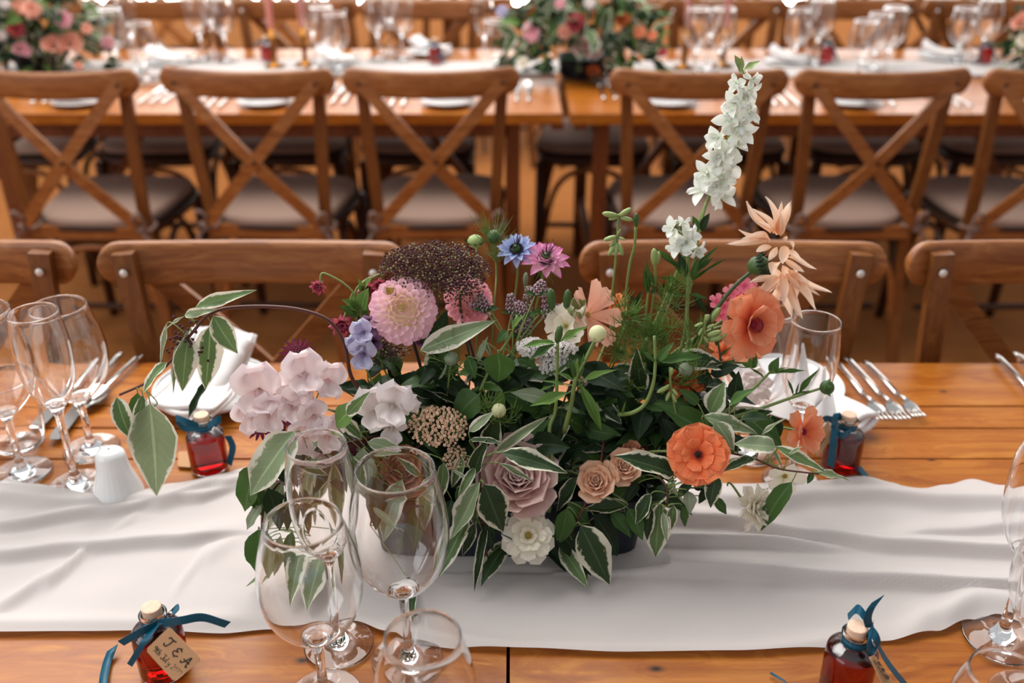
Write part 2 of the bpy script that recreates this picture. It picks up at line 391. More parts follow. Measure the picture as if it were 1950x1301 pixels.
# ------------------------------------------------------------ tables: planks, aprons and folding trestle legs
def plank_mesh(x0, x1, y0, y1, z1, th=.03, ch=.0010):
    b = MB(); xs = (x0, x1)
    sec = [(y0, z1-th), (y0, z1-ch), (y0+ch, z1), (y1-ch, z1), (y1, z1-ch), (y1, z1-th)]
    vs_ = [V((x, y, z)) for x in xs for y, z in sec]; n = 6
    fs = [(i, (i+1) % n, n+(i+1) % n, n+i) for i in range(n)] + [tuple(range(n-1, -1, -1)), tuple(range(n, 2*n))]
    return b.add(vs_, fs)
def make_table(name, label, x0, x1, seams, legs_x):
    y0, y1 = seams[0], seams[-1]
    t_ = thing(name, label, 'table', ((x0+x1)/2, (y0+y1)/2, 0), group=None)
    for a, b_ in zip(seams, seams[1:]):
        mb = plank_mesh(x0+RND.uniform(0, .0015), x1-RND.uniform(0, .0015), a+.0014, b_-.0014, TABLE-RND.uniform(0, .0010))
        wpart('plank', mb, MT['table'], t_, False)
    for y in (y0+.06, y1-.06):
        wpart('apron', MB().box(((x0+x1)/2, y, TABLE-.055), (x1-x0-.30, .022, .048)), MT['table_leg'], t_, False)
    for bx0 in (x0+.03, x1-.012):  # added unseen strips that keep the lit floor from showing through the table joint
        wpart('gap_blocker', MB().box((bx0, (y0+y1)/2, TABLE-.040), (.034, y1-y0-.03, .018)), MT['table_leg'], t_, False)
    for lx in legs_x:
        s_ = 1 if lx > (x0+x1)/2 else -1
        for y in (y0+.07, y1-.07):
            wpart('leg', MB().box((lx, y, (TABLE-.031)/2), (.042, .042, TABLE-.031)), MT['table_leg'], t_, False)
        for z in (.66, .22):
            wpart('crossbar', MB().box((lx, (y0+y1)/2, z), (.024, y1-y0-.14, .05)), MT['table_leg'], t_, False)
        wpart('brace', MB().tube([(lx-s_*.02, (y0+y1)/2, .24), (lx-s_*.36, (y0+y1)/2, TABLE-.04)], .016, 4), MT['table_leg'], t_, False)
    return t_
NS = [.31, .425, .51, .612, .745, .885, .998, 1.068, 1.122, 1.243]
make_table('trestle_table', 'orange pine trestle table carrying the large flower arrangement, left of the plank joint', -1.84, -.0052, NS, (-1.6, -.22))
make_table('trestle_table', 'orange pine trestle table nearest on the right, with forks beyond the white runner', -.003, 1.83, NS, (.20, 1.6))
FS = [2.63, 2.75, 2.865, 2.985, 3.1, 3.215, 3.33, 3.50]
FJ = .152
make_table('trestle_table', 'blurred pine trestle table behind the three left cross back chairs', FJ-1.835, FJ-.014, FS, (FJ-1.6, FJ-.15))
make_table('trestle_table', 'blurred pine trestle table behind the right cross back chairs', FJ+.008, FJ+1.835, FS, (FJ+.10, FJ+1.6))

# ------------------------------------------------------------ white runners with real folds
def interp(tbl, x):
    if x <= tbl[0][0]: return tbl[0][1]
    for (a, b_), (c_, d) in zip(tbl, tbl[1:]):
        if x <= c_:
            k = (x-a)/(c_-a); k = k*k*(3-2*k); return b_+(d-b_)*k
    return tbl[-1][1]
def px_line(pts):
    ps = [onz(x, y) for x, y in pts]; return [(p.x, p.y) for p in ps]
UPPER = px_line([(-250, 925), (-60, 918), (0, 921), (70, 927), (130, 940), (200, 955), (260, 944), (330, 925), (400, 918), (470, 896), (600, 900), (900, 905), (1200, 905), (1400, 925), (1500, 924), (1580, 924), (1655, 921), (1700, 930), (1745, 941), (1800, 928), (1850, 917), (1905, 930), (1950, 928), (2200, 922)])
LOWER = px_line([(-250, 1216), (0, 1212), (150, 1211), (300, 1209), (420, 1212), (520, 1204), (600, 1192), (670, 1190), (740, 1212), (800, 1233), (900, 1240), (1000, 1244), (1200, 1250), (1400, 1249), (1560, 1241), (1690, 1226), (1780, 1210), (1850, 1188), (1895, 1178), (1950, 1192), (2200, 1230)])
FOLDS = [  # pixel line, height, width behind, width in front, fade in and out at the ends
    ([(-200, 965), (0, 958), (150, 972), (300, 966), (420, 935), (520, 905)], .011, .022, .010),
    ([(-200, 1018), (0, 1012), (200, 985), (370, 958), (480, 930)], .009, .020, .005),
    ([(-200, 1085), (0, 1068), (150, 1052), (330, 1040), (480, 1020)], .010, .024, .006),
    ([(-100, 1210), (0, 1162), (100, 1108), (180, 1045), (270, 985)], .008, .018, .016),
    ([(300, 1190), (340, 1120), (390, 1060), (470, 1030)], .006, .018, .018),
    ([(-200, 1196), (300, 1194), (520, 1186)], .0045, .012, .010),
    ([(1180, 985), (1350, 1003), (1550, 1035), (1700, 1052), (1950, 1062), (2200, 1070)], .011, .020, .005),
    ([(1300, 950), (1450, 968), (1560, 952), (1650, 950), (1800, 962), (2100, 968)], .010, .020, .012),
    ([(900, 1080), (1180, 1093), (1380, 1100), (1650, 1118), (1950, 1130), (2200, 1130)], .012, .022, .004),
    ([(1180, 1040), (1400, 1042), (1600, 1054)], .010, .010, .004),
    ([(1640, 1045), (1800, 1022), (1950, 1008), (2200, 1000)], .007, .020, .008),
    ([(1700, 1215), (1780, 1180), (1860, 1150), (1930, 1155), (2050, 1190)], .010, .018, .018),
    ([(1480, 930), (1560, 935), (1640, 925), (1700, 935), (1760, 960)], .007, .014, .012),
    ([(640, 1180), (760, 1208), (1000, 1238), (1400, 1243), (1700, 1216)], .004, .012, .010),
    ([(1850, 940), (1950, 965), (2100, 960)], .006, .014, .010),
]
FD = [(px_line(p), a, wb, wf) for p, a, wb, wf in FOLDS]
def fold_h(x, y):
    h_ = 0.0
    for line, a, wb, wf in FD:
        x0_, x1_ = line[0][0], line[-1][0]
        if x < x0_-.03 or x > x1_+.03: continue
        d = y-interp(line, x); w_ = wb if d > 0 else wf
        e = min(1, max(0, (min(x-x0_, x1_-x)+.03)/.10)); e = e*e*(3-2*e)*1.35
        if abs(d) < w_*3: h_ = max(h_, a*e*exp(-(d/w_)**2)) if h_ > 0 else a*e*exp(-(d/w_)**2)
    return h_
def runner_pt(u, v):
    x = -1.25+2.5*u; yu, yl = interp(UPPER, x), interp(LOWER, x)
    y = yl+(yu-yl)*v
    cont = 1.0 if not (-.175 < x < .165) else (1.0 if y < .785 or y > .945 else 0.12)
    n1 = noise.noise(V((x*3.1, y*9, 0)))*.0022 + noise.noise(V((x*9, y*22, 3)))*.0009
    h_ = (fold_h(x, y)+max(0, n1+.0015))*cont
    z = TABLE+.0016+h_
    if .02 < x < .5 and .83 < y: pass
    return (x, y, z)
rn = MB().grid(runner_pt, 560, 110)
me = rn.mesh('table_runner', MT['runner'])
ro = tag(obj('table_runner', me), 'sheer white chiffon runner rumpled in long folds under the flower arrangement', 'table runner')
def far_runner(u, v):
    x = -1.64+3.58*u; y = 3.06+.22*v + .012*sin(x*7)+.01*noise.noise(V((x*4, v*3, 5)))
    return (x, y, TABLE+.002+.006*abs(sin(v*9+x*1.3+noise.noise(V((x*2, v*2, 0)))*3))+.002)
tag(obj('table_runner', MB().grid(far_runner, 200, 24).mesh('far_runner', MT['runner'])), 'blurred white chiffon runner along the far tables behind the chairs', 'table runner')

# ------------------------------------------------------------ cross back chair, sitter looks along +Y, back rest near y = 0
def rail_mesh(width=.45, hgt=.068, th=.02, bow=.030, smile=.009, n=36):
    b = MB(); vs_ = []; K = 12
    for j in range(n+1):
        s_ = -cos(pi*j/n)*.5-(1-2*j/n)*.5 if 0 else -cos(pi*j/n); x = width/2*s_
        e = 1-abs(s_); hh = hgt/2*min(1, sqrt(max(0, 1-(max(0, abs(s_)-.87)/.13)**2)))+.0006
        y = -bow*(1-s_*s_); z = .866+smile*s_*s_
        for k in range(K):
            a = 2*pi*k/K; ca, sa = cos(a), sin(a)
            yy = (1 if ca > 0 else -1)*abs(ca)**.45*th/2; zz = (1 if sa > 0 else -1)*abs(sa)**.45*hh
            vs_.append(V((x, y+yy, z+zz)))
    fs = [(j*K+k, j*K+(k+1) % K, (j+1)*K+(k+1) % K, (j+1)*K+k) for j in range(n) for k in range(K)]
    fs += [tuple(range(K-1, -1, -1)), tuple(range(n*K, n*K+K))]
    return b.add(vs_, fs)
def make_chair(label):
    t_ = thing('cross_back_chair', label, 'chair')
    lpart('top_rail', rail_mesh(), MT['chairx'], t_)
    for s_ in (-1, 1):
        p = smooth_path([(s_*.185, .0, 0), (s_*.165, .03, .25), (s_*.158, .035, .46), (s_*.168, .020, .66), (s_*.182, .010, .897)], 5)
        lg = lpart('post', MB().tube(p, .0215, 4, flat=(.62, 1.0), up=(1, 0, 0)), MT['chairz'], t_, False)
        obj('bolt', MB().ball((s_*.181, .026, .871), .0065, 8, 4, sc=(1, .5, 1)).mesh('bolt', MT['bolt']), lg)
        obj('bolt', MB().ball((s_*.181, -.034, .871), .0055, 8, 4, sc=(1, .5, 1)).mesh('bolt', MT['boltd']), lg)
        # brace from the bolt down to the other post, bowed out behind
        pts = []
        for k in range(13):
            q = k/12; x = s_*(.181-.335*q); z = .874-.385*q; y = -.020-.024*sin(pi*q)-.002*s_+.008*q
            pts.append((x, y, z))
        lpart('cross_brace', MB().tube(pts, .0225, 4, flat=(1.0, .30), up=(0, 1, 0)), MT['chairx'], t_, False)
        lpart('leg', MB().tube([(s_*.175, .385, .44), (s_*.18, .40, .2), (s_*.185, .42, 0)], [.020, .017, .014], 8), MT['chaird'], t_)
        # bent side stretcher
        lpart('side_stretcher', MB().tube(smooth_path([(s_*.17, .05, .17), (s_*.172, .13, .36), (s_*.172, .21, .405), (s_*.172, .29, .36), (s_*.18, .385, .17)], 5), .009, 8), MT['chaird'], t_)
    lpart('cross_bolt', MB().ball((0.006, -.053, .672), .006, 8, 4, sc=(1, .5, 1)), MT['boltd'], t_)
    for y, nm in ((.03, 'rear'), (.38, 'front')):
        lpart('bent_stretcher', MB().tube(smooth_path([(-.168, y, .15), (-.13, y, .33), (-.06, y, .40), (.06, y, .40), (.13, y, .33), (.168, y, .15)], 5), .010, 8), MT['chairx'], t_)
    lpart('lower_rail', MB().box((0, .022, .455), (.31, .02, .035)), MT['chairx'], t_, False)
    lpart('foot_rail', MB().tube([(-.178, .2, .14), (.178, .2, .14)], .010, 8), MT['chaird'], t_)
    # seat: rounded trapezoid frame and cushion
    def pad(z0, z1, gx, dome, K=28):
        b = MB(); rings = [(0.0, z0, .96), (0, z0+.006, 1.0), (0, z1-.008, 1.0), (0, z1, .95), (0, z1+dome*.6, .7), (0, z1+dome, .35)]
        vs_ = []
        for _, z, s_ in rings:
            for k in range(K):
                a = 2*pi*k/K; ca, sa = cos(a), sin(a)
                x = (1 if ca > 0 else -1)*abs(ca)**.55; y = (1 if sa > 0 else -1)*abs(sa)**.55
                wx = gx*(1+.12*y); vs_.append(V((x*wx*s_, .21+y*.195*s_, z)))
        fs = [(r*K+k, r*K+(k+1) % K, (r+1)*K+(k+1) % K, (r+1)*K+k) for r in range(len(rings)-1) for k in range(K)]
        fs += [tuple(range(K-1, -1, -1)), tuple(range((len(rings)-1)*K, len(rings)*K))]
        return b.add(vs_, fs)
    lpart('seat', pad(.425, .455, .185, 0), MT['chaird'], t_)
    cu = lpart('seat_cushion', pad(.457, .495, .18, .010), MT['cushion'], t_)
    bb = MB(); K = 28; pp = []
    for k in range(K+1):
        a = 2*pi*k/K; ca, sa = cos(a), sin(a); x = (1 if ca > 0 else -1)*abs(ca)**.55; y = (1 if sa > 0 else -1)*abs(sa)**.55
        pp.append((x*.182*(1+.12*y), .21+y*.197, .466))
    obj('piping', bb.tube(pp, .008, 6).mesh('piping', MT['cushion_side']), cu)
    for s_ in (-1, 1):
        x = s_*.162; b = MB()
        loop = [(x+.026*cos(a), .022+.03*sin(a), .475+.004*sin(2*a)) for a in [2*pi*i/10 for i in range(11)]]
        b.tube(loop, .006, 6, flat=(1, .6)); b.tube(smooth_path([(x, -.01, .475), (x+s_*.022, -.024, .45), (x+s_*.045, -.03, .40), (x+s_*.05, -.022, .345)], 4), .007, 6, flat=(1, .4))
        b.tube(smooth_path([(x, -.01, .475), (x-s_*.012, -.028, .51), (x+s_*.012, -.036, .53), (x+s_*.018, -.02, .47), (x+s_*.008, -.022, .38)], 4), .006, 6, flat=(1, .4))
        b.ball((x, -.012, .475), .011, 8, 5)
        lpart('cushion_tie', b, MT['tie'], t_)
    return t_
chair0 = make_chair('brown cross back chair')
used = [False]
def chair(x, y, rz, label, group):
    mw = Matrix.Translation((x, y, 0)) @ Matrix.Rotation(rz, 4, 'Z')
    if not used[0]:
        used[0] = True; chair0.matrix_basis = mw; WM[chair0] = mw; chair0['label'] = label; chair0['group'] = group; return chair0
    return dup(chair0, mw, label, group)
g1 = 'cross back chairs with their backs to the camera'
for x, rz, lb in [(-1.165, -.05, 'cross back chair with its back turned, first from the left, cut by the left edge'),
                  (-.672, -.06, 'cross back chair with its back turned, second from the left, facing the far table'),
                  (-.205, .03, 'cross back chair with its back turned, third from the left, beside the far table joint'),
                  (.472, -.02, 'cross back chair with its back turned, behind the tall white larkspur'),
                  (.937, .04, 'cross back chair with its back turned, behind the pale peach spidery dahlia'),
                  (1.415, .02, 'cross back chair with its back turned, cut by the right edge')]:
    chair(x, 2.485+RND.uniform(-.008, .008), rz, lb, g1)
g2 = 'chairs across the near table facing the camera'
for x, rz, lb in [(-.868, .02, 'warm brown chair top rail at the left edge beyond the wine glasses'),
                  (-.382, 0, 'warm brown cross back chair facing the camera behind the plate with napkin'),
                  (.324, -.01, 'warm brown cross back chair facing the camera behind the orange ranunculus'),
                  (.806, .0, 'warm brown chair at the right edge beyond the three forks')]:
    chair(x, 1.315, pi+rz, lb, g2)
g3 = 'blurred chairs on the far side of the far tables'
for x, lb in [(-1.66, 'blurred far chair at the left edge behind the left flower arrangement'),
              (-1.215, 'blurred far chair behind the glasses beside the left flower arrangement'),
              (-.765, 'blurred far chair behind the two pink candles on the left'),
              (-.315, 'blurred far chair left of the middle flower arrangement'),
              (.29, 'blurred far chair right behind the middle flower arrangement'),
              (.745, 'blurred far chair behind the two pink candles on the right'),
              (1.21, 'blurred far chair behind the glasses second from the right edge'),
              (1.67, 'blurred far chair at the top right corner')]:
    chair(x, 3.57, pi+RND.uniform(-.04, .04), lb, g3)

BS = [4.62, 4.76, 4.90, 5.04, 5.18, 5.32, 5.49]
make_table('trestle_table', 'blurred table glimpsed beyond the far chairs at the top left', -2.6, -.62, BS, (-2.3, -.9))
make_table('trestle_table', 'blurred table glimpsed beyond the far chairs at the top right', -.58, 2.6, BS, (-.3, 2.3))
for i, x in enumerate([-2.0, -1.52, -1.03, -.55, -.08, .42, .9, 1.38, 1.87, 2.36]):
    chair(x, 4.47, RND.uniform(-.05, .05), 'blurred chair of the third row beyond the tables, '+['first', 'second', 'third', 'fourth', 'fifth', 'sixth', 'seventh', 'eighth', 'ninth', 'tenth'][i]+' from the left', 'blurred chairs beyond the far tables')

# ------------------------------------------------------------ glassware
def shell(outer, wall, solid_to):
    """closed glass profile: outer wall up from the foot centre, rim, inner wall down to the bowl floor"""
    inner = [(max(r-wall, 0.0001), z) for r, z in outer if z > solid_to]
    inner = inner[::-1]
    R0, Z0 = outer[-1]; cr = wall*.75; c_ = R0-wall*.5
    rim = [(c_+cr*cos(a), Z0+wall*.9+cr*sin(a)) for a in [radians(d) for d in (-40, -10, 25, 60, 90, 120, 155, 190, 220)]]
    return [(0.0001, outer[0][1])]+outer+rim+inner+[(0.0001, solid_to+.0008)]
def curve_profile(pts, n=5):
    ps = smooth_path([V((r, z, 0)) for r, z in pts], n); return [(max(p.x, .0001), p.y) for p in ps]
def wine_profile(H, rim, bowl, stem_h, foot=.034, wall=.0011):
    bh = H-stem_h
    low = [(foot*.5, .0005), (foot*.96, .0005), (foot*.985, .0006), (foot, .0013), (foot*.985, .0020), (foot*.95, .0023), (foot*.55, .0036), (.0085, .0095), (.0048, .018), (.0040, stem_h*.5), (.0046, stem_h-.008), (.0075, stem_h-.001)]
    up = curve_profile([(.0075, stem_h), (bowl*.52, stem_h+bh*.09), (bowl*.87, stem_h+bh*.26), (bowl, stem_h+bh*.47), (bowl*.95, stem_h+bh*.70), (rim, H)])
    return shell(low+up[1:], wall, stem_h+.004)
def flute_profile(H, rim, bowl, stem_h, foot=.033, wall=.0011):
    bh = H-stem_h
    low = [(foot*.5, .0005), (foot*.96, .0005), (foot*.985, .0006), (foot, .0013), (foot*.985, .0020), (foot*.95, .0023), (foot*.5, .0038), (.0085, .010), (.0050, .020), (.0040, stem_h*.5), (.0046, stem_h-.010), (.0070, stem_h-.002)]
    up = curve_profile([(.0070, stem_h), (bowl*.55, stem_h+bh*.10), (bowl*.88, stem_h+bh*.30), (bowl, stem_h+bh*.55), (bowl*.98, stem_h+bh*.78), (rim, H)])
    return shell(low+up[1:], wall, stem_h+.005)
def tumbler_profile(H, rim, base, wall=.0014):
    up = [(base*.4, .0006), (base*.68, .0006)]+curve_profile([(base*.72, .0007), (base*.9, .006), (base, .022), (base*1.05, H*.5), (rim, H)])
    return shell(up, wall, .007)
def glass_obj(name, label, prof, x, y, n=48, group=None):
    """foot and stem, bowl: one piece of glass with a rim band as its own part"""
    o = obj(name, MB().lathe(prof, n).mesh(name, MT['glass']), None, Matrix.Translation((x, y, TABLE+.0022)))
    tag(o, label, 'glass', group); return o
def foot_at(px, py): p = onz(px, py); return p.x, p.y
G_W1, G_W2 = wine_profile(.198, .0315, .0435, .072), wine_profile(.216, .0335, .0435, .082)
G_F, G_T = flute_profile(.228, .0255, .0300, .108), wine_profile(.165, .0285, .0385, .058)
gg = 'stemmed glasses grouped at a place setting'
x, y = foot_at(619, 1333); glass_obj('wine_glass', 'empty wine glass at the bottom, leftmost of the front three, trailing leaves seen through it', G_W1, x, y, 64, gg)
x, y = foot_at(777, 1258); glass_obj('wine_glass', 'tall empty wine glass in front of the cinnamon carnation, middle of the front group', G_W2, x, y, 64, gg)
x, y = foot_at(646, 1231); glass_obj('champagne_flute', 'empty champagne flute below the white sweet peas, behind the two wine glasses', G_F, x, y, 64, gg)
p = at(803, 1185, .528); glass_obj('water_goblet', 'small goblet at the bottom centre cut by the lower edge', G_T, p.x, .528, 64, gg)
x, y = foot_at(176, 858); glass_obj('wine_glass', 'empty wine glass behind the flute and salt shaker, beside the knife', G_W1, x, y, 48, gg)
x, y = foot_at(148, 928); glass_obj('champagne_flute', 'empty champagne flute left of the white salt shaker', G_F, x, y, 48, gg)
x, y = foot_at(44, 903); glass_obj('wine_glass', 'tall empty wine glass cut by the left edge above the runner', G_W2, x, y, 48, gg)
x, y = foot_at(38, 850); glass_obj('water_tumbler', 'low round water tumbler behind the tall wine glass at the left edge', tumbler_profile(.095, .037, .034), x, y, 48)
x, y = foot_at(1905, 1218); glass_obj('champagne_flute', 'large empty champagne flute at the right edge over the runner', flute_profile(.228, .0275, .0335, .100, .036), x, y, 64, gg)
x, y = .463, .62; glass_obj('wine_glass', 'wine glass mostly beyond the right edge, its bowl beside the flute stem', G_W1, x, y, 48, gg)
p = at(1912, 1306, .53); glass_obj('water_goblet', 'glass rim just showing at the bottom right corner', wine_profile(.125, .0275, .036, .05), p.x, .53, 48, gg)
glass_obj('champagne_flute', 'empty champagne flute right of the orange ranunculus, napkin seen through it', flute_profile(.213, .0265, .0300, .100), .333, .948, 48, gg)
glass_obj('wine_glass', 'wine glass half hidden behind the orange ranunculus, its foot below the leaves', G_W1, .296, 1.010, 48, gg)
# blurred glasses on the far tables
far_w, far_f = MB().lathe(wine_profile(.20, .033, .043, .080, wall=.0016), 24).mesh('far_wine_glass', MT['glass']), MB().lathe(G_F, 24).mesh('far_flute', MT['glass'])
far_g = MB().lathe(wine_profile(.165, .034, .044, .050), 24).mesh('far_goblet', MT['glass'])
clusters = [('beside the left flower arrangement', [(232, 3.02, 0), (283, 2.98, 2), (262, 3.1, 1)]),
            ('left of the left pink candles', [(388, 3.27, 0), (434, 3.25, 0), (410, 3.34, 1)]),
            ('right beside the left pair of candles', [(622, 3.05, 0), (600, 3.13, 1), (645, 3.14, 2)]),
            ('behind the third cross back chair', [(722, 3.27, 0), (768, 3.27, 0), (745, 3.36, 1)]),
            ('left of the middle flower arrangement', [(922, 3.08, 1), (945, 3.02, 2)]),
            ('below the right pair of candles', [(1320, 3.02, 0), (1366, 3.02, 0), (1345, 3.12, 1)]),
            ('beside the far right red bottle', [(1510, 3.22, 2), (1550, 3.2, 0), (1530, 3.3, 1)]),
            ('right of the larkspur on the far table', [(1632, 3.02, 2), (1682, 3.04, 0), (1660, 3.14, 2)]),
            ('at the top right corner', [(1818, 3.24, 2), (1862, 3.22, 0), (1840, 3.34, 1)])]
nm = ['blurred wine glass', 'blurred champagne flute', 'blurred water goblet']
for place, gl in clusters:
    for gi, (px, yy, kd) in enumerate(sorted(gl)):
        dpt = yy*cos(PITCH)+(CAM_Z-TABLE)*sin(PITCH)
        o = obj(['wine_glass', 'champagne_flute', 'water_goblet'][kd], (far_w, far_f, far_g)[kd], None, Matrix.Translation(((px-975)/F_PX*(dpt), yy, TABLE+.012)))
        tag(o, ('left', 'middle', 'right')[gi]+' one, '+nm[kd]+', of three '+place, 'glass', 'blurred glasses '+place)

# ------------------------------------------------------------ small cordial bottles
def make_bottle(label, x, y, bows, tag_fn=None, far=False, z0=.0012):
    t_ = thing('cordial_bottle', label, 'bottle', (x, y, TABLE+z0))
    n = 20 if far else 40
    prof = [(.010, .0008), (.0185, .0008)]+curve_profile([(.0195, .0009), (.0222, .003), (.0226, .010), (.0226, .044), (.0205, .0515), (.0130, .0565)], 4)+[(.0102, .058), (.0100, .0655), (.0122, .0662), (.0124, .0695), (.0112, .0702)]
    wall = .0016
    inner = [(max(r-wall, .0085), z) for r, z in prof[::-1] if z > .004]; inner[0] = (.0088, .0702)
    lpart('bottle_glass', MB().lathe([(.0001, .0008)]+prof+inner+[(.0001, .0035)], n), MT['glass'], t_)
    lp = [(r-wall+.0003, z) for r, z in prof if .004 < z < .0515]
    lpart('cordial', MB().lathe([(.0001, .004)]+[(lp[0][0]*.97, .004)]+lp+[(lp[-1][0]-.0008, .0520), (.0001, .0520)], n), MT['red'], t_, label='red cordial filling')
    lpart('stopper', MB().lathe([(.0001, .060), (.0078, .060), (.0086, .070), (.0087, .0760), (.0087, .0768), (.0083, .0773), (.0078, .0774), (.004, .0775), (.0001, .0775)], 20), MT['cork'], t_, label='pale cork stopper')
    r_ = .0112; ring = [(r_*cos(a), r_*sin(a), .0620) for a in [2*pi*i/24 for i in range(25)]]
    lpart('ribbon', MB().tube(ring, .0010, 6, flat=(.6, 3.1), up=(0, 0, 1)) if False else MB().lathe([(.0102, .0585), (.0116, .0588), (.0118, .0650), (.0104, .0653)], 24), MT['ribbon'], t_)
    for pts, side in bows:
        wpart('ribbon_tail', MB().ribbon(smooth_path(pts, 6), .0082, side, cut=.8), MT['ribbon'], t_, False)
    if tag_fn: tag_fn(t_)
    return t_
GLY = {  # simple script strokes on a unit em, y up
 'T': [[(0, .75), (.1, .95), (.35, .92), (.7, .98)], [(.42, .94), (.40, .5), (.28, .1), (.08, .05), (.0, .2)]],
 '&': [[(.62, .72), (.38, .85), (.16, .70), (.22, .52), (.42, .48)], [(.42, .48), (.10, .38), (.08, .12), (.34, .0), (.66, .2)], [(.42, .98), (.42, .80)], [(.38, .08), (.38, -.12)]],
 'A': [[(.0, .15), (.12, .0), (.3, .25), (.55, .95), (.62, .5), (.68, .0), (.85, .1)], [(.1, .45), (.3, .38), (.8, .42)]],
 '9': [[(.4, .75), (.2, .9), (.05, .7), (.2, .5), (.42, .7), (.4, .3), (.25, .0)]],
 't': [[(.2, .9), (.18, .2), (.35, .05)], [(.05, .62), (.4, .62)]],
 'h': [[(.1, 1.0), (.08, .0)], [(.08, .35), (.25, .5), (.35, .35), (.36, .0)]],
 'J': [[(.1, .9), (.6, .92)], [(.4, .9), (.38, .2), (.2, -.05), (.05, .15)]],
 'u': [[(.08, .5), (.08, .12), (.22, .02), (.36, .2), (.38, .5)], [(.38, .5), (.4, .05)]],
 'l': [[(.12, 1.0), (.12, .1), (.25, .02)]],
 'y': [[(.05, .5), (.15, .12), (.32, .2), (.38, .5)], [(.38, .5), (.32, -.2), (.15, -.4), (.05, -.25)]],
 '2': [[(.05, .75), (.2, .92), (.38, .75), (.25, .4), (.05, .05), (.42, .08)]],
 '0': [[(.22, .9), (.05, .5), (.2, .05), (.4, .45), (.24, .9)]],
 ' ': []}
def make_tag(t_, corners, lines, hole=True):
    """corners in world: top-left (hole side), top-right, bottom-right, bottom-left of the card; writing runs left to right"""
    a, b_, c_, d = [V(p) for p in corners]; X = b_-a; Y = d-a; N = X.cross(Y).normalized()
    if N.dot(CAM-a) < 0: N = -N
    mb = MB(); th = .0005; k = .06
    outl = [a+X*k, b_-X*k, b_+Y*k*1.4, c_-Y*k*1.4, c_-X*k, d+X*k, d-Y*k*1.4, a+Y*k*1.4]
    n = len(outl); vs_ = [p+N*th for p in outl]+[p-N*th for p in outl]
    mb.add(vs_, [tuple(range(n)), tuple(range(2*n-1, n-1, -1))]+[(i, n+i, n+(i+1) % n, (i+1) % n) for i in range(n)])
    card = wpart('gift_tag', mb, MT['kraft'], t_, False, label='brown kraft card tag with handwriting')
    ink = MB()
    for text, x0, y0, size, adv, wt in lines:  # x along X, y along Y (fractions), size fraction of |Y|
        cx = x0; sy = size; sx = size*Y.length/X.length
        for ch in text:
            for st in GLY[ch]:
                pts = [a+X*(cx+gx*sx)+Y*(y0-gy*sy)+N*(th+.00035) for gx, gy in st]
                ink.tube(smooth_path(pts, 5), wt, 5, flat=(1, .4), up=N)
            cx += (adv if ch != ' ' else adv*.7)*sx
    inv = WM[card].inverted(); ink.v = [tuple(inv @ V(p)) for p in ink.v]
    obj('handwriting', ink.mesh('handwriting', MT['ink']), card)
LINES = [('T & A', .18, .50, .34, .62, .00058), ('9th July 2022', .10, .84, .20, .46, .00032)]
def P(px, py, y): return at(px, py, y)
# front left
bx, by = -.3225, .655
p = lambda px, py, dy=0: P(px, py, by+dy)
bl = make_bottle('small bottle of red cordial at the bottom left with a readable date tag', bx, by, [
    ([p(300, 1188, -.010), p(345, 1182, -.016), p(385, 1176, -.014), p(427, 1188, -.012)], (0, .2, 1)),
    ([p(298, 1190, -.012), p(270, 1203, -.020), p(236, 1222, -.024)], (.1, .2, 1)),
    ([p(296, 1192, -.013), p(275, 1222, -.026), p(250, 1262, -.030)], (1, 0, .3)),
    ([p(300, 1188, -.008), p(318, 1170, .0), p(332, 1157, .006), p(334, 1168, .0), p(322, 1178, -.008), p(302, 1190, -.012)], (.6, .6, .4))],
    lambda t_: make_tag(t_, [P(322, 1194, .622), P(384, 1256, .606), P(333, 1299, .597), P(277, 1238, .613)], LINES))
# front right
by = .631; p = lambda px, py, dy=0: P(px, py, by+dy)
br = make_bottle('small bottle of red cordial at the bottom right, tag seen nearly edge on', .3015, by, [
    ([p(1655, 1190, 0), p(1645, 1172, .004), p(1632, 1160, .010), p(1618, 1172, .016)], (.3, .6, .8)),
    ([p(1656, 1195, 0), p(1652, 1178, -.002), p(1658, 1160, 0), p(1668, 1146, .004)], (1, .3, 0)),
    ([p(1656, 1198, -.006), p(1668, 1214, -.012), p(1672, 1232, -.014), p(1660, 1240, -.016), p(1655, 1222, -.014), p(1658, 1202, -.008)], (.5, .5, .6)),
    ([p(1660, 1200, -.004), p(1680, 1245, -.010), p(1700, 1275, -.016), p(1722, 1302, -.018)], (.3, 1, .2))],
    lambda t_: make_tag(t_, [P(1665, 1247, .612), P(1712, 1318, .600), P(1695, 1332, .585), P(1655, 1252, .600)], LINES))
# behind the runner, left
bp = onz(401, 893); by = bp.y; p = lambda px, py, dy=0: P(px, py, by+dy)
make_bottle('small bottle of red cordial beside the plate with folded napkin', bp.x, by, [
    ([p(378, 812, -.012), p(355, 803, -.018), p(335, 797, -.014), p(350, 815, -.012), p(380, 814, -.010)], (0, .3, 1)),
    ([p(395, 812, -.012), p(412, 800, -.014), p(421, 798, -.012), p(410, 808, -.012)], (0, .3, 1)),
    ([p(434, 830, .005), p(443, 852, .0), p(437, 880, -.004)], (1, 0, .1))],
    lambda t_: make_tag(t_, [onz(340, 860, TABLE+.004), onz(384, 862, TABLE+.006), onz(384, 892, TABLE+.004), onz(338, 889, TABLE+.003)], []))
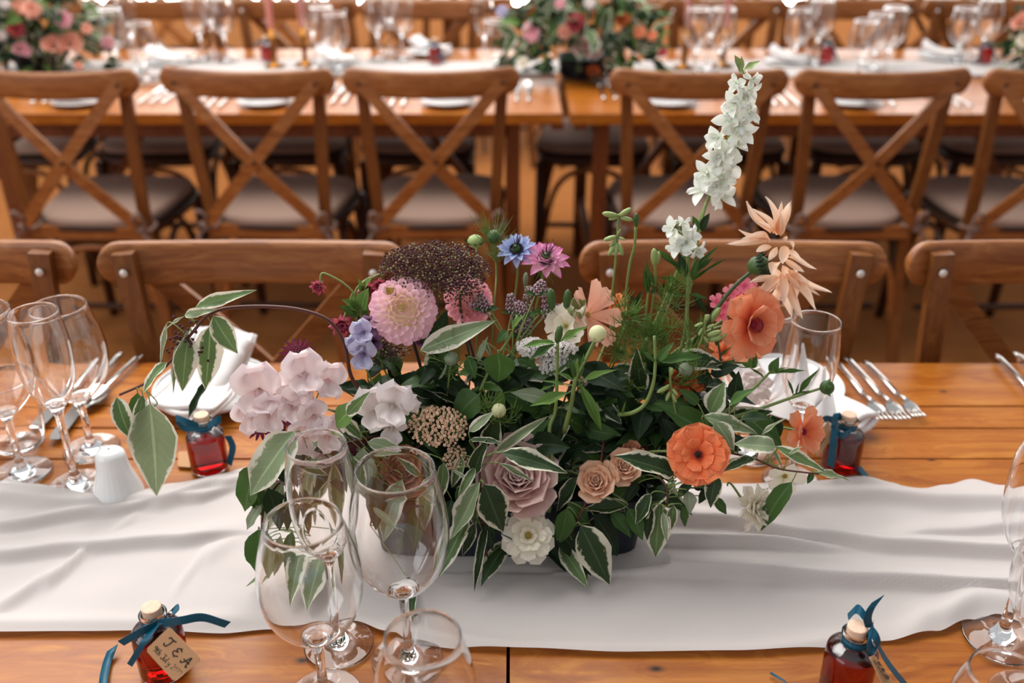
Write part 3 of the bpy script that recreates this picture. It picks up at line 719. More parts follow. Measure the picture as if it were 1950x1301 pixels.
# behind the runner, right
bp = onz(1598, 892); by = bp.y; p = lambda px, py, dy=0: P(px, py, by+dy)
make_bottle('small bottle of red cordial beside the three forks, teal ribbon hanging down', bp.x, by, [
    ([p(1590, 815, -.014), p(1586, 850, -.026), p(1582, 885, -.028)], (1, 0, .05)),
    ([p(1588, 815, -.012), p(1590, 798, -.010), p(1594, 787, -.004), p(1600, 800, 0)], (1, .3, 0)),
    ([p(1592, 822, -.013), p(1604, 830, -.018), p(1616, 824, -.014)], (0, .3, 1)),
    ([p(1560, 805, .01), p(1572, 798, .004), p(1586, 800, -.004)], (0, .3, 1)),
    ([onz(1630, 884, TABLE+.004), onz(1643, 900, TABLE+.003), onz(1660, 919, TABLE+.003)], (1, .4, 0))],
    lambda t_: make_tag(t_, [P(1548, 842, by-.016), P(1578, 800, by-.010), P(1584, 836, by-.018), P(1556, 872, by-.024)], [('2022', .12, .62, .30, .7, .0003)]))
for px, yy, lb in [(512, 3.26, 'blurred small red bottle beside the left candle'), (830, 3.22, 'blurred small red bottle left of the middle far arrangement'),
                   (1572, 3.24, 'blurred small red bottle behind the peach dahlia on the far table'), (1872, 3.22, 'blurred small red bottle near the top right corner')]:
    dpt = yy*cos(PITCH)+.695*sin(PITCH); X0 = (px-975)/F_PX*dpt
    make_bottle(lb, X0, yy, [([(X0, yy-.014, TABLE+.07), (X0-.02, yy-.02, TABLE+.075), (X0-.035, yy-.018, TABLE+.06)], (0, .3, 1)), ([(X0, yy-.014, TABLE+.07), (X0+.02, yy-.02, TABLE+.04), (X0+.03, yy-.02, TABLE+.02)], (1, 0, .2))], None, True, .011)
# loose ribbon ends lying on the wood
tag(obj('ribbon_end', MB().ribbon(smooth_path([onz(196, 1318, TABLE+.003), onz(198, 1290, TABLE+.004), onz(204, 1262, TABLE+.003), onz(212, 1240, TABLE+.006)], 5), .0085, (1, 0, .15), cut=.8).mesh('ribbon_end', MT['ribbon'])), 'teal ribbon end lying on the wood left of the bottom left bottle', 'ribbon')
tag(obj('ribbon_end', MB().ribbon(smooth_path([onz(1512, 1312, TABLE+.003), onz(1495, 1298, TABLE+.005), onz(1473, 1285, TABLE+.004)], 5), .0085, (.5, -1, .1), cut=.8).mesh('ribbon_end', MT['ribbon'])), 'teal ribbon tip on the wood left of the bottom right bottle', 'ribbon')

# ------------------------------------------------------------ salt shaker
x, y = foot_at(229, 950)
sh = thing('salt_shaker', 'white ribbed porcelain salt shaker beside the flute at the runner edge', 'salt shaker', (x, y, TABLE+.0012))
b = MB(); N_ = 96; pr = curve_profile([(.0265, .0), (.0285, .003), (.0275, .012), (.0235, .026), (.0188, .042), (.0172, .054), (.0160, .062), (.0105, .0672), (.0001, .0688)], 4)
vs_ = [V(((r*(1+.006*cos(24*2*pi*i/N_)*(1 if z < .058 else 0)))*cos(2*pi*i/N_), (r*(1+.006*cos(24*2*pi*i/N_)*(1 if z < .058 else 0)))*sin(2*pi*i/N_), z)) for r, z in pr for i in range(N_)]
b.add(vs_, [(k*N_+i, k*N_+(i+1) % N_, (k+1)*N_+(i+1) % N_, (k+1)*N_+i) for k in range(len(pr)-1) for i in range(N_)]+[tuple(range(N_-1, -1, -1))])
lpart('body', b, MT['porcelain'], sh)
lpart('pour_hole', MB().ball((0, 0, .0688), .0012, 8, 4, sc=(1, 1, .3)), MT['d_dark'], sh)

# ------------------------------------------------------------ cutlery
def cut_frame(tip, end, z=.004):
    a, b_ = onz(*end), onz(*tip); a.z = b_.z = TABLE+z; d = b_-a
    return a, d.length, Matrix.Translation(a) @ Matrix(((d.y, d.x, 0), (-d.x, d.y, 0), (0, 0, d.length))).transposed().to_4x4().normalized() if False else Matrix.Translation(a) @ Matrix.Rotation(atan2(-d.x, d.y), 4, 'Z')
def handle(b, L0, L1, n=10):
    pts = [(0, L0+(L1-L0)*i/n, .003+.002*sin(pi*i/n)) for i in range(n+1)]
    rs = [.0058-.0030*sin(pi*min(1, i/n)**.8)*.6-(.0022 if i/n > .7 else 0)*((i/n-.7)/.3 if i/n > .7 else 0) for i in range(n+1)]
    b.tube(pts, rs, 10, flat=(1, .45), up=(0, 0, 1))
def fork(label, tip, end):
    a, L, mw = cut_frame(tip, end); k = L/.19
    t_ = obj('fork', None, None, mw); tag(t_, label, 'fork', 'dessert and dinner forks')
    hb = MB(); handle(hb, 0, .115*k); hb.tube([(0, .11*k, .0035), (0, .13*k, .006), (0, .142*k, .007)], [.0028, .0026, .004], 8)
    obj('handle', hb.mesh('handle', MT['steel']), t_)
    hd = MB().grid(lambda u, v: ((u-.5)*.024*k*(.25+.75*min(1, v*1.8)**.7), (.14+.024*v)*k, .007-.0045*v+.004*(u-.5)**2), 6, 5)
    hd.grid(lambda u, v: ((u-.5)*.024*k*(.25+.75*min(1, v*1.8)**.7), (.14+.024*v)*k, .0055-.0045*v+.004*(u-.5)**2), 6, 5)
    obj('head', hd.mesh('head', MT['steel']), t_)
    for i in range(4):
        xx = (i-1.5)*.0066*k
        obj('tine', MB().tube([(xx, .162*k, .003), (xx, .176*k, .0028), (xx*.96, .190*k, .0062)], [.0017, .0014, .0007], 6).mesh('tine', MT['steel']), t_)
    return t_
def knife(label, tip, end):
    a, L, mw = cut_frame(tip, end); t_ = obj('knife', None, None, mw); tag(t_, label, 'knife', 'table knives')
    hb = MB(); handle(hb, 0, L*.46); obj('handle', hb.mesh('handle', MT['steel']), t_)
    bl_ = MB(); n = 14
    def pt(u, v): return ((u-.42)*.018*(min(1, .55+v*2)*(1-max(0, v-.8)**2*14*.6)), L*(.45+.55*v), .0035)
    bl_.grid(pt, 4, n); bl_.grid(lambda u, v: tuple(V(pt(u, v))-V((0, 0, .0014*(1-u)))), 4, n)
    obj('blade', bl_.mesh('blade', MT['steel']), t_); return t_
def spoon(label, tip, end):
    a, L, mw = cut_frame(tip, end); t_ = obj('spoon', None, None, mw); tag(t_, label, 'spoon')
    hb = MB(); handle(hb, 0, L*.70); obj('handle', hb.mesh('handle', MT['steel']), t_)
    bo = MB()
    def pt(u, v, o=0):
        a_ = 2*pi*u; r = v; return (cos(a_)*.019*r, L*.84+sin(a_)*.030*r, .0075-.006*(1-r*r)-o)
    bo.grid(lambda u, v: pt(u, v), 24, 6); bo.grid(lambda u, v: pt(u, v, .001), 24, 6)
    obj('bowl', bo.mesh('bowl', MT['steel']), t_); return t_
fork('silver fork nearest the red bottle, leftmost of the three', (1686, 812), (1585, 690))
fork('middle one of the three silver forks on the bare wood', (1722, 812), (1612, 690))
fork('silver fork on the right of the three, its tines over the plank joint', (1752, 806), (1648, 698))
knife('silver knife lying over the far plank beside the glasses, beyond the spoon', (107, 846), (230, 681))
knife('silver knife seen through the wine glass at the left', (70, 825), (196, 690))
spoon('silver spoon with its bowl by the glass stem, left of the hanging leaves', (160, 786), (268, 685))
knife('silver knife at the far table edge, right end', (2040, 838), (1897, 685))
knife('second silver knife at the far table edge, touching the right edge', (2075, 812), (1933, 681))

# ------------------------------------------------------------ plates and folded napkins
def make_plate(label, x, y, r=.08, n=40, group=None):
    o = obj('side_plate', MB().lathe(shell(curve_profile([(r*.55, .001), (r*.62, .004), (r*.85, .009), (r, .014)], 4), .0022, .0035), n).mesh('side_plate', MT['porcelain']), None, Matrix.Translation((x, y, TABLE+.0012)))
    return tag(o, label, 'plate', group)
def make_napkin(name, label, x, y, rz, L=.15, Wd=.085, z=.012, lift=.0, group=None, seg=10):
    """napkin folded in three, end fold rolled"""
    b = MB(); layers = 3
    for k in range(layers):
        o_ = k*.006
        def pt(u, v, o_=o_, k=k):
            s_ = .5-abs(u-.5); roll = .006*(1-min(1, s_*8)**2)
            return ((u-.5)*Wd*(1-.05*k)+.003*sin(v*5+k), (v-.5)*L+.004*sin(u*6+k*2), o_+.004+roll*(.5 if k < 2 else 0)+lift*max(0, v-.35)**1.5+.003*sin(u*7+v*3+k))
        b.grid(pt, 10, seg)
        b.grid(lambda u, v, pt=pt: (pt(u, v)[0], pt(u, v)[1], pt(u, v)[2]-.0032), 10, seg)
        b.tube([pt(u/10, 0) for u in range(11)], .0045, 6); 
        b.tube([pt(0, u/10) for u in range(11)], .0030, 6); b.tube([pt(1, u/10) for u in range(11)], .0030, 6)
    o = obj(name, b.mesh(name, MT['napkin']), None, Matrix.Translation((x, y, TABLE+z)) @ Matrix.Rotation(rz, 4, 'Z'))
    return tag(o, label, 'napkin', group)
pp_ = onz(408, 752); make_plate('white side plate under the folded napkin behind the left hanging leaves', pp_.x, pp_.y, .079)
make_napkin('napkin', 'white napkin folded in layers on the left side plate', pp_.x-.002, pp_.y-.022, -.30, .125, .095, .0165, .10)
wpp = thing('pen_roll', 'rolled white napkin end standing up from the left side plate', 'napkin', (pp_.x+.02, pp_.y+.03, TABLE+.016))
wpart('cloth_roll', MB().tube(smooth_path([P(400, 745, 1.12), P(432, 705, 1.14), P(455, 665, 1.16), P(472, 645, 1.17)], 6), [.019]*6+[.018]*6+[.015]*7, 12, flat=(1, .6)), MT['napkin'], wpp)
pp_ = onz(1492, 748); make_plate('white side plate under the standing napkin behind the right flowers', pp_.x, pp_.y, .079)
nf = thing('folded_napkin', 'white napkin folded into points seen through the glasses right of the ranunculus', 'napkin', (pp_.x, pp_.y, TABLE+.014))
def fan(cx, cy, base_w, tipx, tipy, y0):
    b = MB(); B0, B1, T = P(cx-base_w, cy, y0), P(cx+base_w, cy, y0-.02), P(tipx, tipy, y0+.03)
    return b.grid(lambda u, v: tuple(B0.lerp(B1, u).lerp(T+V((.012*(u-.5), 0, 0)), v**1.2)+V((0, -.014*sin(pi*u)*(1-v)+.004*sin(u*9), 0))), 12, 10)
for c_ in ((1440, 770, 46, 1420, 655, 1.08), (1500, 785, 60, 1520, 655, 1.06), (1548, 800, 48, 1570, 700, 1.03), (1400, 790, 30, 1385, 700, 1.09)):
    wpart('fold', fan(*c_), MT['napkin'], nf)
make_napkin('napkin', 'flat white napkin corner under the glasses beside the right red bottle', onz(1560, 800).x, onz(1560, 800).y, .5, .11, .075, .012, 0)
# blurred far place settings
gp = 'blurred side plates with napkins at the far tables'
for i, (px, lb) in enumerate([(152, 'behind the first chair from the left'), (505, 'behind the second chair from the left'), (853, 'behind the third chair from the left'), (1275, 'behind the larkspur chair'), (1620, 'behind the peach dahlia chair'), (1985, 'at the right edge')]):
    q = onz(px, 192, TABLE+.01); make_plate('blurred white side plate '+lb, q.x, q.y, .078, 24, gp)
    make_napkin('napkin', 'blurred white napkin folded on the plate '+lb, q.x, q.y, 1.5, .13, .07, .012, .02, 'blurred napkins on the far plates', 6)
for i, (px, py, lb) in enumerate([(820, 95, 'left of the middle arrangement'), (640, 118, 'near the glasses left of centre'), (1500, 118, 'right of the larkspur'), (1790, 108, 'near the top right'), (320, 118, 'between the left chairs')]):
    q = onz(px, py, TABLE+.01); q.y = min(q.y, 3.40); make_plate('blurred white plate across the far table '+lb, q.x, q.y, .078, 24, gp)
    make_napkin('napkin', 'blurred white napkin across the far table '+lb, q.x, q.y, 1.2, .12, .07, .012, .06, 'blurred napkins across the far table', 6)
for lo, hi, kind, lb in [((372, 207), (1, -1), 'fork', 'between the second chair posts'), ((722, 205), (1, -1), 'fork', 'inside the third chair back'), ((1478, 205), (1, -1), 'fork', 'left of the fifth chair'),
                         ((1150, 192), (1, 1), 'fork', 'beside the middle arrangement'), ((610, 200), (1, 1), 'knife', 'right of the second chair'), ((962, 196), (1, 1), 'knife', 'right of the third chair'), ((1660, 205), (1, 1), 'knife', 'inside the fifth chair back'), ((1805, 207), (1, 1), 'knife', 'right of the fifth chair'), ((265, 200), (1, 1), 'knife', 'right of the first chair'), ((60, 200), (1, -1), 'fork', 'inside the first chair back')]:
    for j in range(3):
        px, py = lo[0]+j*22, lo[1]
        far_end = (px+(px-975)*-.08, py-38)
        if kind == 'fork': o = fork(('left', 'middle', 'right')[j]+' one of three blurred forks '+lb, far_end, (px, py))
        else: o = knife(('left', 'middle', 'right')[j]+' one of three blurred knives '+lb, far_end, (px, py))
        o['group'] = 'blurred cutlery on the far tables '+lb
# candles
def candle(px, yy, lb):
    X0 = (px-975)/F_PX*(yy*cos(PITCH)+.6*sin(PITCH)); z0 = TABLE+.010
    h_ = thing('candlestick', 'blurred brass candlestick '+lb, 'candlestick', (X0, yy, z0))
    lpart('holder', MB().lathe([(.0001, 0), (.034, 0), (.034, .004), (.012, .010), (.007, .03), (.010, .05), (.006, .07), (.012, .085), (.018, .09), (.018, .094), (.011, .095), (.011, .118), (.0001, .118)], 24), MT['brass'], h_)
    c_ = obj('taper_candle', MB().lathe([(.0001, 0), (.0105, 0), (.0105, .24), (.004, .25), (.0001, .25)], 20).mesh('taper_candle', MT['pink_wax']), None, Matrix.Translation((X0, yy, z0+.1185)))
    tag(c_, 'blurred pink taper candle '+lb, 'candle', 'pink taper candles on the far table')
candle(518, 3.17, 'left of the left pair'); candle(577, 3.20, 'right of the left pair'); candle(1306, 3.15, 'left of the right pair'); candle(1381, 3.18, 'right of the right pair')

# string of lights low behind the far chairs
fl_ = thing('fairy_light_string', 'string of small round white lights blurred along the top edge', 'fairy lights', (0, 4.2, .75))
xs = [165, 172, 188, 202, 268, 290, 322, 335, 346, 362, 392, 424, 455, 488, 528, 562, 585, 617, 690, 705, 984, 998, 1040, 1062, 1120, 1500, 1508, 1522]
ys = [4, 16, 2, 4, 1, 3, 2, 4, 5, 2, 3, 1, 4, 2, 4, 4, 2, 1, 4, 10, 3, 1, 4, 5, 1, 0, 1, 0]
bm_ = MB().ball((0, 0, 0), .015, 10, 6).mesh('bulb', MT['bulb'])
pts = []
for x_, y_ in zip(xs, ys):
    q = at(x_, y_, 4.2); pts.append(q); obj('bulb', bm_, fl_, Matrix.Translation(q))
wpart('cable', MB().tube([q+V((0, 0, .012)) for q in pts], .003, 5), MT['cable'], fl_)
# ------------------------------------------------------------ leaves, petals, flowers
def dep(px, py, y): return (at(px, py, y)-CAM).dot(FW)/F_PX   # metres per pixel at that point
def leaf_mesh(shape, var, nu=6, nv=9):
    r = random.Random(var*31+hash(shape) % 97 if False else var*31+len(shape)*7)
    fold, bend, wave, ph, side = r.uniform(.10, .30), r.uniform(-.05, .22), r.uniform(.03, .09), r.uniform(0, 6), r.uniform(-.12, .12)
    b = MB()
    def fn(u, v):
        s_ = 2*u-1
        if shape == 'heart': w_ = (sin(pi*min(1, v)**.62))**.8
        elif shape == 'lance': w_ = sin(pi*v**.85)**1.15
        else: w_ = sin(pi*v**.72)**.95*(1-.12*v)
        w_ += .03*sin(v*34+ph)*(1 if abs(s_) > .9 else 0)*w_
        x = .5*s_*w_+side*sin(pi*v)*.5
        z = fold*abs(s_)*w_*.5 - bend*4*v*(v-1)*.5*-1*-1 + wave*sin(v*11+ph+s_*1.5)*abs(s_)*w_
        return (x, v, z-bend*2*v*v*.0)
    b.grid(fn, nu, nv); return b
LEAVES = {}
def get_leaf(shape, var, mat):
    k = (shape, var, mat)
    if k not in LEAVES: LEAVES[k] = leaf_mesh(shape, var).mesh('leaf', MT[mat])
    return LEAVES[k]
def basis(b_, t_, roll=0, hint=None):
    y = (t_-b_); L = y.length; y = y/L; mid = (b_+t_)/2
    h_ = V(hint) if hint is not None else ((CAM-mid).normalized()*.75+V((0, 0, .55)))
    x = y.cross(h_)
    if x.length < .05: x = y.orthogonal()
    x.normalize(); z = x.cross(y).normalized()
    if roll: q = Matrix.Rotation(roll, 3, y); x = q @ x; z = q @ z
    return Matrix((x, y, z)).transposed(), L
def leaf(parent, b_, t_, wf=.4, mat='var', roll=0, shape='ovate', hint=None, name='leaf'):
    R, L = basis(V(b_), V(t_), roll, hint); va = RND.randrange(5)
    mw = Matrix.Translation(b_) @ R.to_4x4() @ Matrix.Diagonal((L*wf, L, L*.8, 1))
    return obj(name, get_leaf(shape, va, mat), parent, mw)
def stem_part(parent, pts, r=.0016, mat='stem', name='stem', n=6, taper=.6, sm=5):
    ps = smooth_path(pts, sm) if len(pts) > 2 else [V(pts[0]).lerp(V(pts[1]), i/6) for i in range(7)]
    m = len(ps); return wpart(name, MB().tube(ps, [r*(1-(1-taper)*i/(m-1)) for i in range(m)], n), MT[mat], parent)
INS = lambda k=0.0, y=.87: V((max(-.13, min(.12, k)), y, TABLE+.075))

# ---- petals: unit length along +Y, width 1 scaled later, cupping towards +Z
def petal_mesh(kind, var=0, nu=4, nv=6):
    r = random.Random(var*13+5); ph = r.uniform(0, 6)
    P_ = dict(round=(.55, 6, .22, .25, .03), spoon=(.45, 3.5, .42, .35, .0), point=(.6, 1.3, .22, .2, .0), long=(.5, 1.2, .25, .55, .03),
              fan=(.85, 30, .12, .10, .05), wavy=(.5, 5, .12, .55, .14), ruff=(.6, 8, .15, .35, .08), disc=(.5, 9, .06, .16, .035), rose=(.38, 7, .30, .45, .03))[kind]
    wp, tp, cup, curl, ruffle = P_; curl *= r.uniform(.7, 1.25)
    # profile along the petal: arc bending towards +Z first, then the lip rolls back
    path = [(0.0, 0.0)]; n = nv
    for i in range(n):
        t_ = (i+.5)/n
        if kind in ('rose', 'wavy'): th = curl*(1-2.2*t_)
        elif kind == 'long': th = curl*sin(t_*5+ph)*.8
        elif kind == 'spoon': th = curl*(.3+1.4*t_)
        else: th = curl*(.9-1.6*t_)
        path.append((path[-1][0]+cos(th)/n, path[-1][1]+sin(th)/n))
    b = MB()
    def fn(u, v):
        s_ = 2*u-1; i = min(int(v*n), n-1); f = v*n-i
        y = path[i][0]*(1-f)+path[i+1][0]*f; z = path[i][1]*(1-f)+path[i+1][1]*f
        if kind == 'point': w_ = sin(pi*v**.9)**.8
        elif kind == 'long': w_ = max(0, sin(pi*v**.8))**.75*(1-.25*v)
        else: w_ = min(1.0, (v*1.0)**wp)*max(0, 1-v**tp)**.5 if kind != 'fan' else (.12+.88*v**wp)
        x = .5*s_*w_
        z += cup*s_*s_*w_*.6+ruffle*sin(s_*5+ph+v*3)*v*v
        if kind == 'fan': y += -.16*s_*s_*v+.035*(1 if int(u*nu+.5) % 2 else -1)*v**4
        if kind in ('wavy', 'ruff'): y += .05*sin(s_*6+ph)*v*v
        return (x, y, z)
    b.grid(fn, nu, nv); return b
PET = {}
def pet(kind, var, mat, nu=4, nv=6):
    k = (kind, var, mat)
    if k not in PET: PET[k] = petal_mesh(kind, var, nu, nv).mesh('petal', MT[mat])
    return PET[k]
def hf(c, axis, spin=0.0):
    return Matrix.Translation(c) @ frame(axis).to_4x4() @ Matrix.Rotation(spin, 4, 'Z')
def petal(parent, H, me_, az, tilt, L, W, off=0.0, zo=0.0, roll=0.0):
    mw = H @ Matrix.Rotation(az, 4, 'Z') @ Matrix.Translation((0, off, zo)) @ Matrix.Rotation(tilt, 4, 'X') @ Matrix.Rotation(roll, 4, 'Y') @ Matrix.Diagonal((W, L, L, 1))
    return obj('petal', me_, parent, mw)
GA = 2.39996
def cam_axis(px, py, y, dx=0.0, dy=0.0):
    """facing the camera, turned dx to the right and dy up (picture sense)"""
    c = (CAM-at(px, py, y)).normalized(); return (c+V((dx, 0, 0))+UP*dy).normalized()
def flower_thing(name, label, c, ins, axis, stem_r=.0016, stem_mat='stem', group=None, back=.012, cat='flower'):
    t_ = thing(name, label, cat, ins, group=group)
    a = V(axis).normalized(); L = (c-ins).length
    stem_part(t_, bez(c-a*back*.3, c-a*L*.35, ins+V((0, 0, L*.45)), ins, 12), stem_r, stem_mat, sm=2)
    return t_
def dots(b, pts, r, mi=0, n=5, m=3, sc=(1, 1, 1)):
    for p_ in pts: b.ball(p_, r, n, m, mi, sc)
    return b

def f_dahlia(name, label, px, py, y, rp, ax, mat, ins, second=True, N=110, kind='spoon'):
    c = at(px, py, y); R = rp*dep(px, py, y); A = cam_axis(px, py, y, *ax); t_ = flower_thing(name, label, c-A*R*.3, ins, A, .0022, 'maroon_stem')
    H = hf(c-A*R*.25, A)
    for i in range(N):
        q = (i+.5)/N; pol = radians(4+128*q**.62); az = i*GA
        d = V((sin(az)*sin(pol)*-1, cos(az)*sin(pol), cos(pol)))
        rad = R*(.28+.34*q); L = R*(.20+.26*q**.6)*RND.uniform(.92, 1.08)
        tilt = pi/2-pol+radians(22-30*q)
        mw = H @ Matrix.Rotation(az, 4, 'Z') @ Matrix.Translation((0, rad*sin(pol), rad*cos(pol)*.62)) @ Matrix.Rotation(tilt, 4, 'X') @ Matrix.Diagonal((L*.85, L*1.15, L, 1))
        obj('petal', pet(kind, i % 3, mat), t_, mw)
    lpart_w = MB().ball((0, 0, 0), R*.52, 14, 9, sc=(1, 1, .7))
    obj('heart', lpart_w.mesh('heart', MT[mat]), t_, H)
    b = MB(); dots(b, [H @ V((R*.10*sqrt(i)*.25*cos(i*GA), R*.10*sqrt(i)*.25*sin(i*GA), R*.62)) for i in range(26)], R*.022)
    wpart('stamens', b, MT['d_yellow'], t_, kind='stuff')
    if second:  # the off-centre green eye
        e = H @ V((-R*.32, R*.42, R*.60)); b = MB(); dots(b, [e+V(((i % 6-2.5)*R*.045, 0, (i//6-2)*R*.05)) for i in range(30)], R*.03)
        wpart('green_eye', b, MT['d_yellow'], t_, kind='stuff')
        E = hf(e, (A+V((-.35, 0, .3))).normalized())
        for i in range(16): petal(t_, E, pet(kind, i % 3, mat), i*2*pi/16, radians(60), R*.20, R*.15, R*.14)
    return t_
def f_rose(name, label, px, py, y, rp, ax, mat, ins, N=30):
    c = at(px, py, y); R = rp*dep(px, py, y); A = cam_axis(px, py, y, *ax); t_ = flower_thing(name, label, c-A*R*.5, ins, A, .002)
    H = hf(c-A*R*.55, A)
    for i in range(N):
        q = i/(N-1); az = i*GA*1.03
        tilt = radians(93-14*q-46*q**3.0); L = R*(.62+.30*q); W = R*(.42+1.0*q); off = R*(.03+.40*q**1.1)
        petal(t_, H, pet('rose', i % 3, mat, 6, 7), az, tilt, L*RND.uniform(.95, 1.05), W, off, R*.10*(1-q))
    for i in range(5):
        me_ = pet('point', 0, 'dark'); mw = H @ Matrix.Rotation(i*2*pi/5, 4, 'Z') @ Matrix.Translation((0, R*.1, -R*.12)) @ Matrix.Rotation(radians(-20), 4, 'X') @ Matrix.Diagonal((R*.25, R*.8, R, 1))
        obj('sepal', me_, t_, mw)
    obj('bud_core', MB().ball((0, 0, R*.30), R*.30, 10, 6, sc=(.6, .6, 1)).mesh('bud_core', MT[mat]), t_, H)
    return t_
def f_open(name, label, px, py, y, rp, ax, mat, ins, layers, kind='round', wf=.8, centre='d_yellow', cr=.16, stem='stem', cup=0, stamens=True, cn=40, zc=.12, stem_r=.0016):
    """open flower: layers of (count, tilt in degrees, length fraction)"""
    c = at(px, py, y); R = rp*dep(px, py, y); A = cam_axis(px, py, y, *ax); t_ = flower_thing(name, label, c, ins, A, stem_r, stem)
    H = hf(c, A, RND.uniform(0, 6))
    for li, (n, tl, lf) in enumerate(layers):
        for i in range(n):
            petal(t_, H, pet(kind, (i+li) % 3, mat, 6, 7), 2*pi*(i+.5*(li % 2))/n+RND.uniform(-.06, .06), radians(tl+RND.uniform(-5, 5)), R*lf*RND.uniform(.94, 1.06), R*lf*wf*RND.uniform(.92, 1.08), R*.04, -R*.02*li)
    if cr > 0:
        b = MB(); b.ball((0, 0, R*zc*.4), R*cr*.7, 12, 6, sc=(1, 1, .6)); obj('centre', b.mesh('centre', MT[centre]), t_, H)
        if stamens:
            b = MB()
            for i in range(cn):
                rr = R*cr*sqrt((i+.5)/cn)*1.25; b.ball((rr*cos(i*GA), rr*sin(i*GA), R*zc*(1.2-.5*i/cn)), R*.022, 5, 3)
            obj('stamens', b.mesh('stamens', MT[centre]), t_, H, kind='stuff')
    return t_
def f_sweetpea(name, label, stem_pts, florets, y, mat='p_blush', stem='stem', keel=None):
    """florets: (px, py, rp, yoff, dx, dy, spin)"""
    t_ = thing(name, label, 'flower', stem_pts[-1]); stem_part(t_, stem_pts, .0014, stem)
    for (px, py, rp, yo, dx, dy, sp) in florets:
        yy = y+yo; c = at(px, py, yy); R = 1.5*rp*dep(px, py, yy); A = cam_axis(px, py, yy, dx, dy); H = hf(c-A*R*.15, A) @ Matrix.Rotation(radians(sp), 4, 'Z')
        fl_ = obj('floret', MB().tube([(0, -R*.15, -R*.1), (0, -R*.25, -R*.25)], R*.06, 6).mesh('floret', MT['stem']), t_, H)
        for s_ in (-.55, .55): petal(fl_, H, pet('wavy', 0 if s_ < 0 else 1, mat, 12, 11), s_*.75, radians(62), R*1.12, R*1.35, 0, -R*.12)   # the standard, two lobes
        for s_ in (-1, 1): petal(fl_, H, pet('ruff', 1, mat, 10, 9), pi+s_*.42, radians(42), R*.95, R*.75, 0, R*.06)
        kb = MB().ball((0, 0, 0), R*.2, 8, 5, sc=(.5, 1.4, .8)); obj('keel', kb.mesh('keel', MT[keel or mat]), fl_, H @ Matrix.Translation((0, -R*.25, R*.22)))
        att = min(stem_pts, key=lambda q: (q-c).length); wpart('pedicel', MB().tube(bez(c, c-A*R*.6, att+V((0, 0, R*.2)), att, 5), .0008, 5), MT[stem], t_)
    return t_
def f_astrantia(name, label, px, py, y, rp, ax, ins, mat='p_astr', dome='d_plum', n=16, stem='stem_dark', lf=1.0, tilt=12):
    c = at(px, py, y); R = rp*dep(px, py, y); A = cam_axis(px, py, y, *ax); t_ = flower_thing(name, label, c, ins, A, .0011, stem); H = hf(c, A)
    for i in range(n): petal(t_, H, pet('point', i % 3, mat), 2*pi*i/n, radians(tilt+RND.uniform(-6, 6)), R*lf, R*.22, R*.15)
    b = MB()
    for i in range(90):
        q = (i+.5)/90; pol = radians(86)*sqrt(q); p_ = V((sin(pol)*cos(i*GA), sin(pol)*sin(i*GA), cos(pol)*.8))*R*.62
        b.ball(p_, R*.045, 4, 3)
        if i % 3 == 0: b.tube([p_*.3, p_*1.08], R*.012, 3, cap=False)
    obj('pincushion', b.mesh('pincushion', MT[dome]), t_, H, kind='stuff'); return t_
def umbellet(rad, n, r, mats, rays=True):
    b = MB()
    for i in range(n):
        q = (i+.5)/n; rr = rad*sqrt(q); p_ = V((rr*cos(i*GA), rr*sin(i*GA), rad*.45*(1-q)+RND.uniform(-.1, .1)*rad))
        b.ball(p_, r*RND.uniform(.75, 1.25), 5, 3, 1 if (i % 4 == 0 and len(mats) > 1) else 0)
        if rays: b.tube([V((0, 0, -rad*.55)), p_], r*.16, 3, 1 if len(mats) > 1 else 0, cap=False)
    return b.mesh('floret_cluster', [MT[m] for m in mats])
def f_umbel(name, label, px, py, y, rx, ry, ax, ins, n, um, rad, stem='stem', dome=.25, cat='flower', stem_r=.0018, part='floret_cluster', flat=False):
    """flat-topped head: many clusters on rays over an ellipse rx by ry pixels"""
    c = at(px, py, y); k = dep(px, py, y); A = cam_axis(px, py, y, *ax); t_ = flower_thing(name, label, c-A*rx*k*.6, ins, A, stem_r, stem, cat=cat)
    Rx, Ry = rx*k, ry*k; H = hf(c, A); root = H @ V((0, 0, -Rx*.55)); b = MB()
    for i in range(n):
        q = (i+.5)/n; rr = sqrt(q); x, y_ = rr*cos(i*GA)*Rx, rr*sin(i*GA)*Ry
        p_ = H @ V((x+RND.uniform(-.06, .06)*Rx, y_, dome*Rx*(1-rr*rr)*(1 if not flat else .4)+RND.uniform(-.05, .05)*Rx))
        d = (p_-root).normalized(); obj(part, um if not isinstance(um, list) else um[i % len(um)], t_, Matrix.Translation(p_) @ (frame((d+A*.8).normalized()).to_4x4()) @ Matrix.Rotation(i, 4, 'Z'))
        b.tube([root, root.lerp(p_, .5)+A*Rx*.02, p_-d*rad*.5], .0005, 4, cap=False)
    wpart('rays', b, MT[stem], t_, kind='stuff'); return t_
def threads(b, c, axis, R, n, r=.0003, spread=1.2, branch=True, rnd=None):
    rn_ = rnd or RND; a = V(axis).normalized(); M = frame(a)
    for i in range(n):
        az, pol = rn_.uniform(0, 2*pi), rn_.uniform(.35, spread); d = M @ V((sin(pol)*cos(az), sin(pol)*sin(az), cos(pol)))
        L = R*rn_.uniform(.6, 1.1); up = a*R*.28; p0, p1, p2, p3 = c, c+d*L*.4+up*.0, c+d*L*.75+up*.5, c+d*L+up
        b.tube([p0, p1, p2, p3], [r*1.3, r, r*.8, r*.5], 4, cap=False)
        if branch:
            for k in (-1, 1):
                s_ = d.cross(a).normalized()*k; b.tube([p1, p1+(d+s_*.6).normalized()*L*.28, p1+(d+s_*.5+a*.4).normalized()*L*.5], [r, r*.8, r*.4], 3, cap=False)
    return b

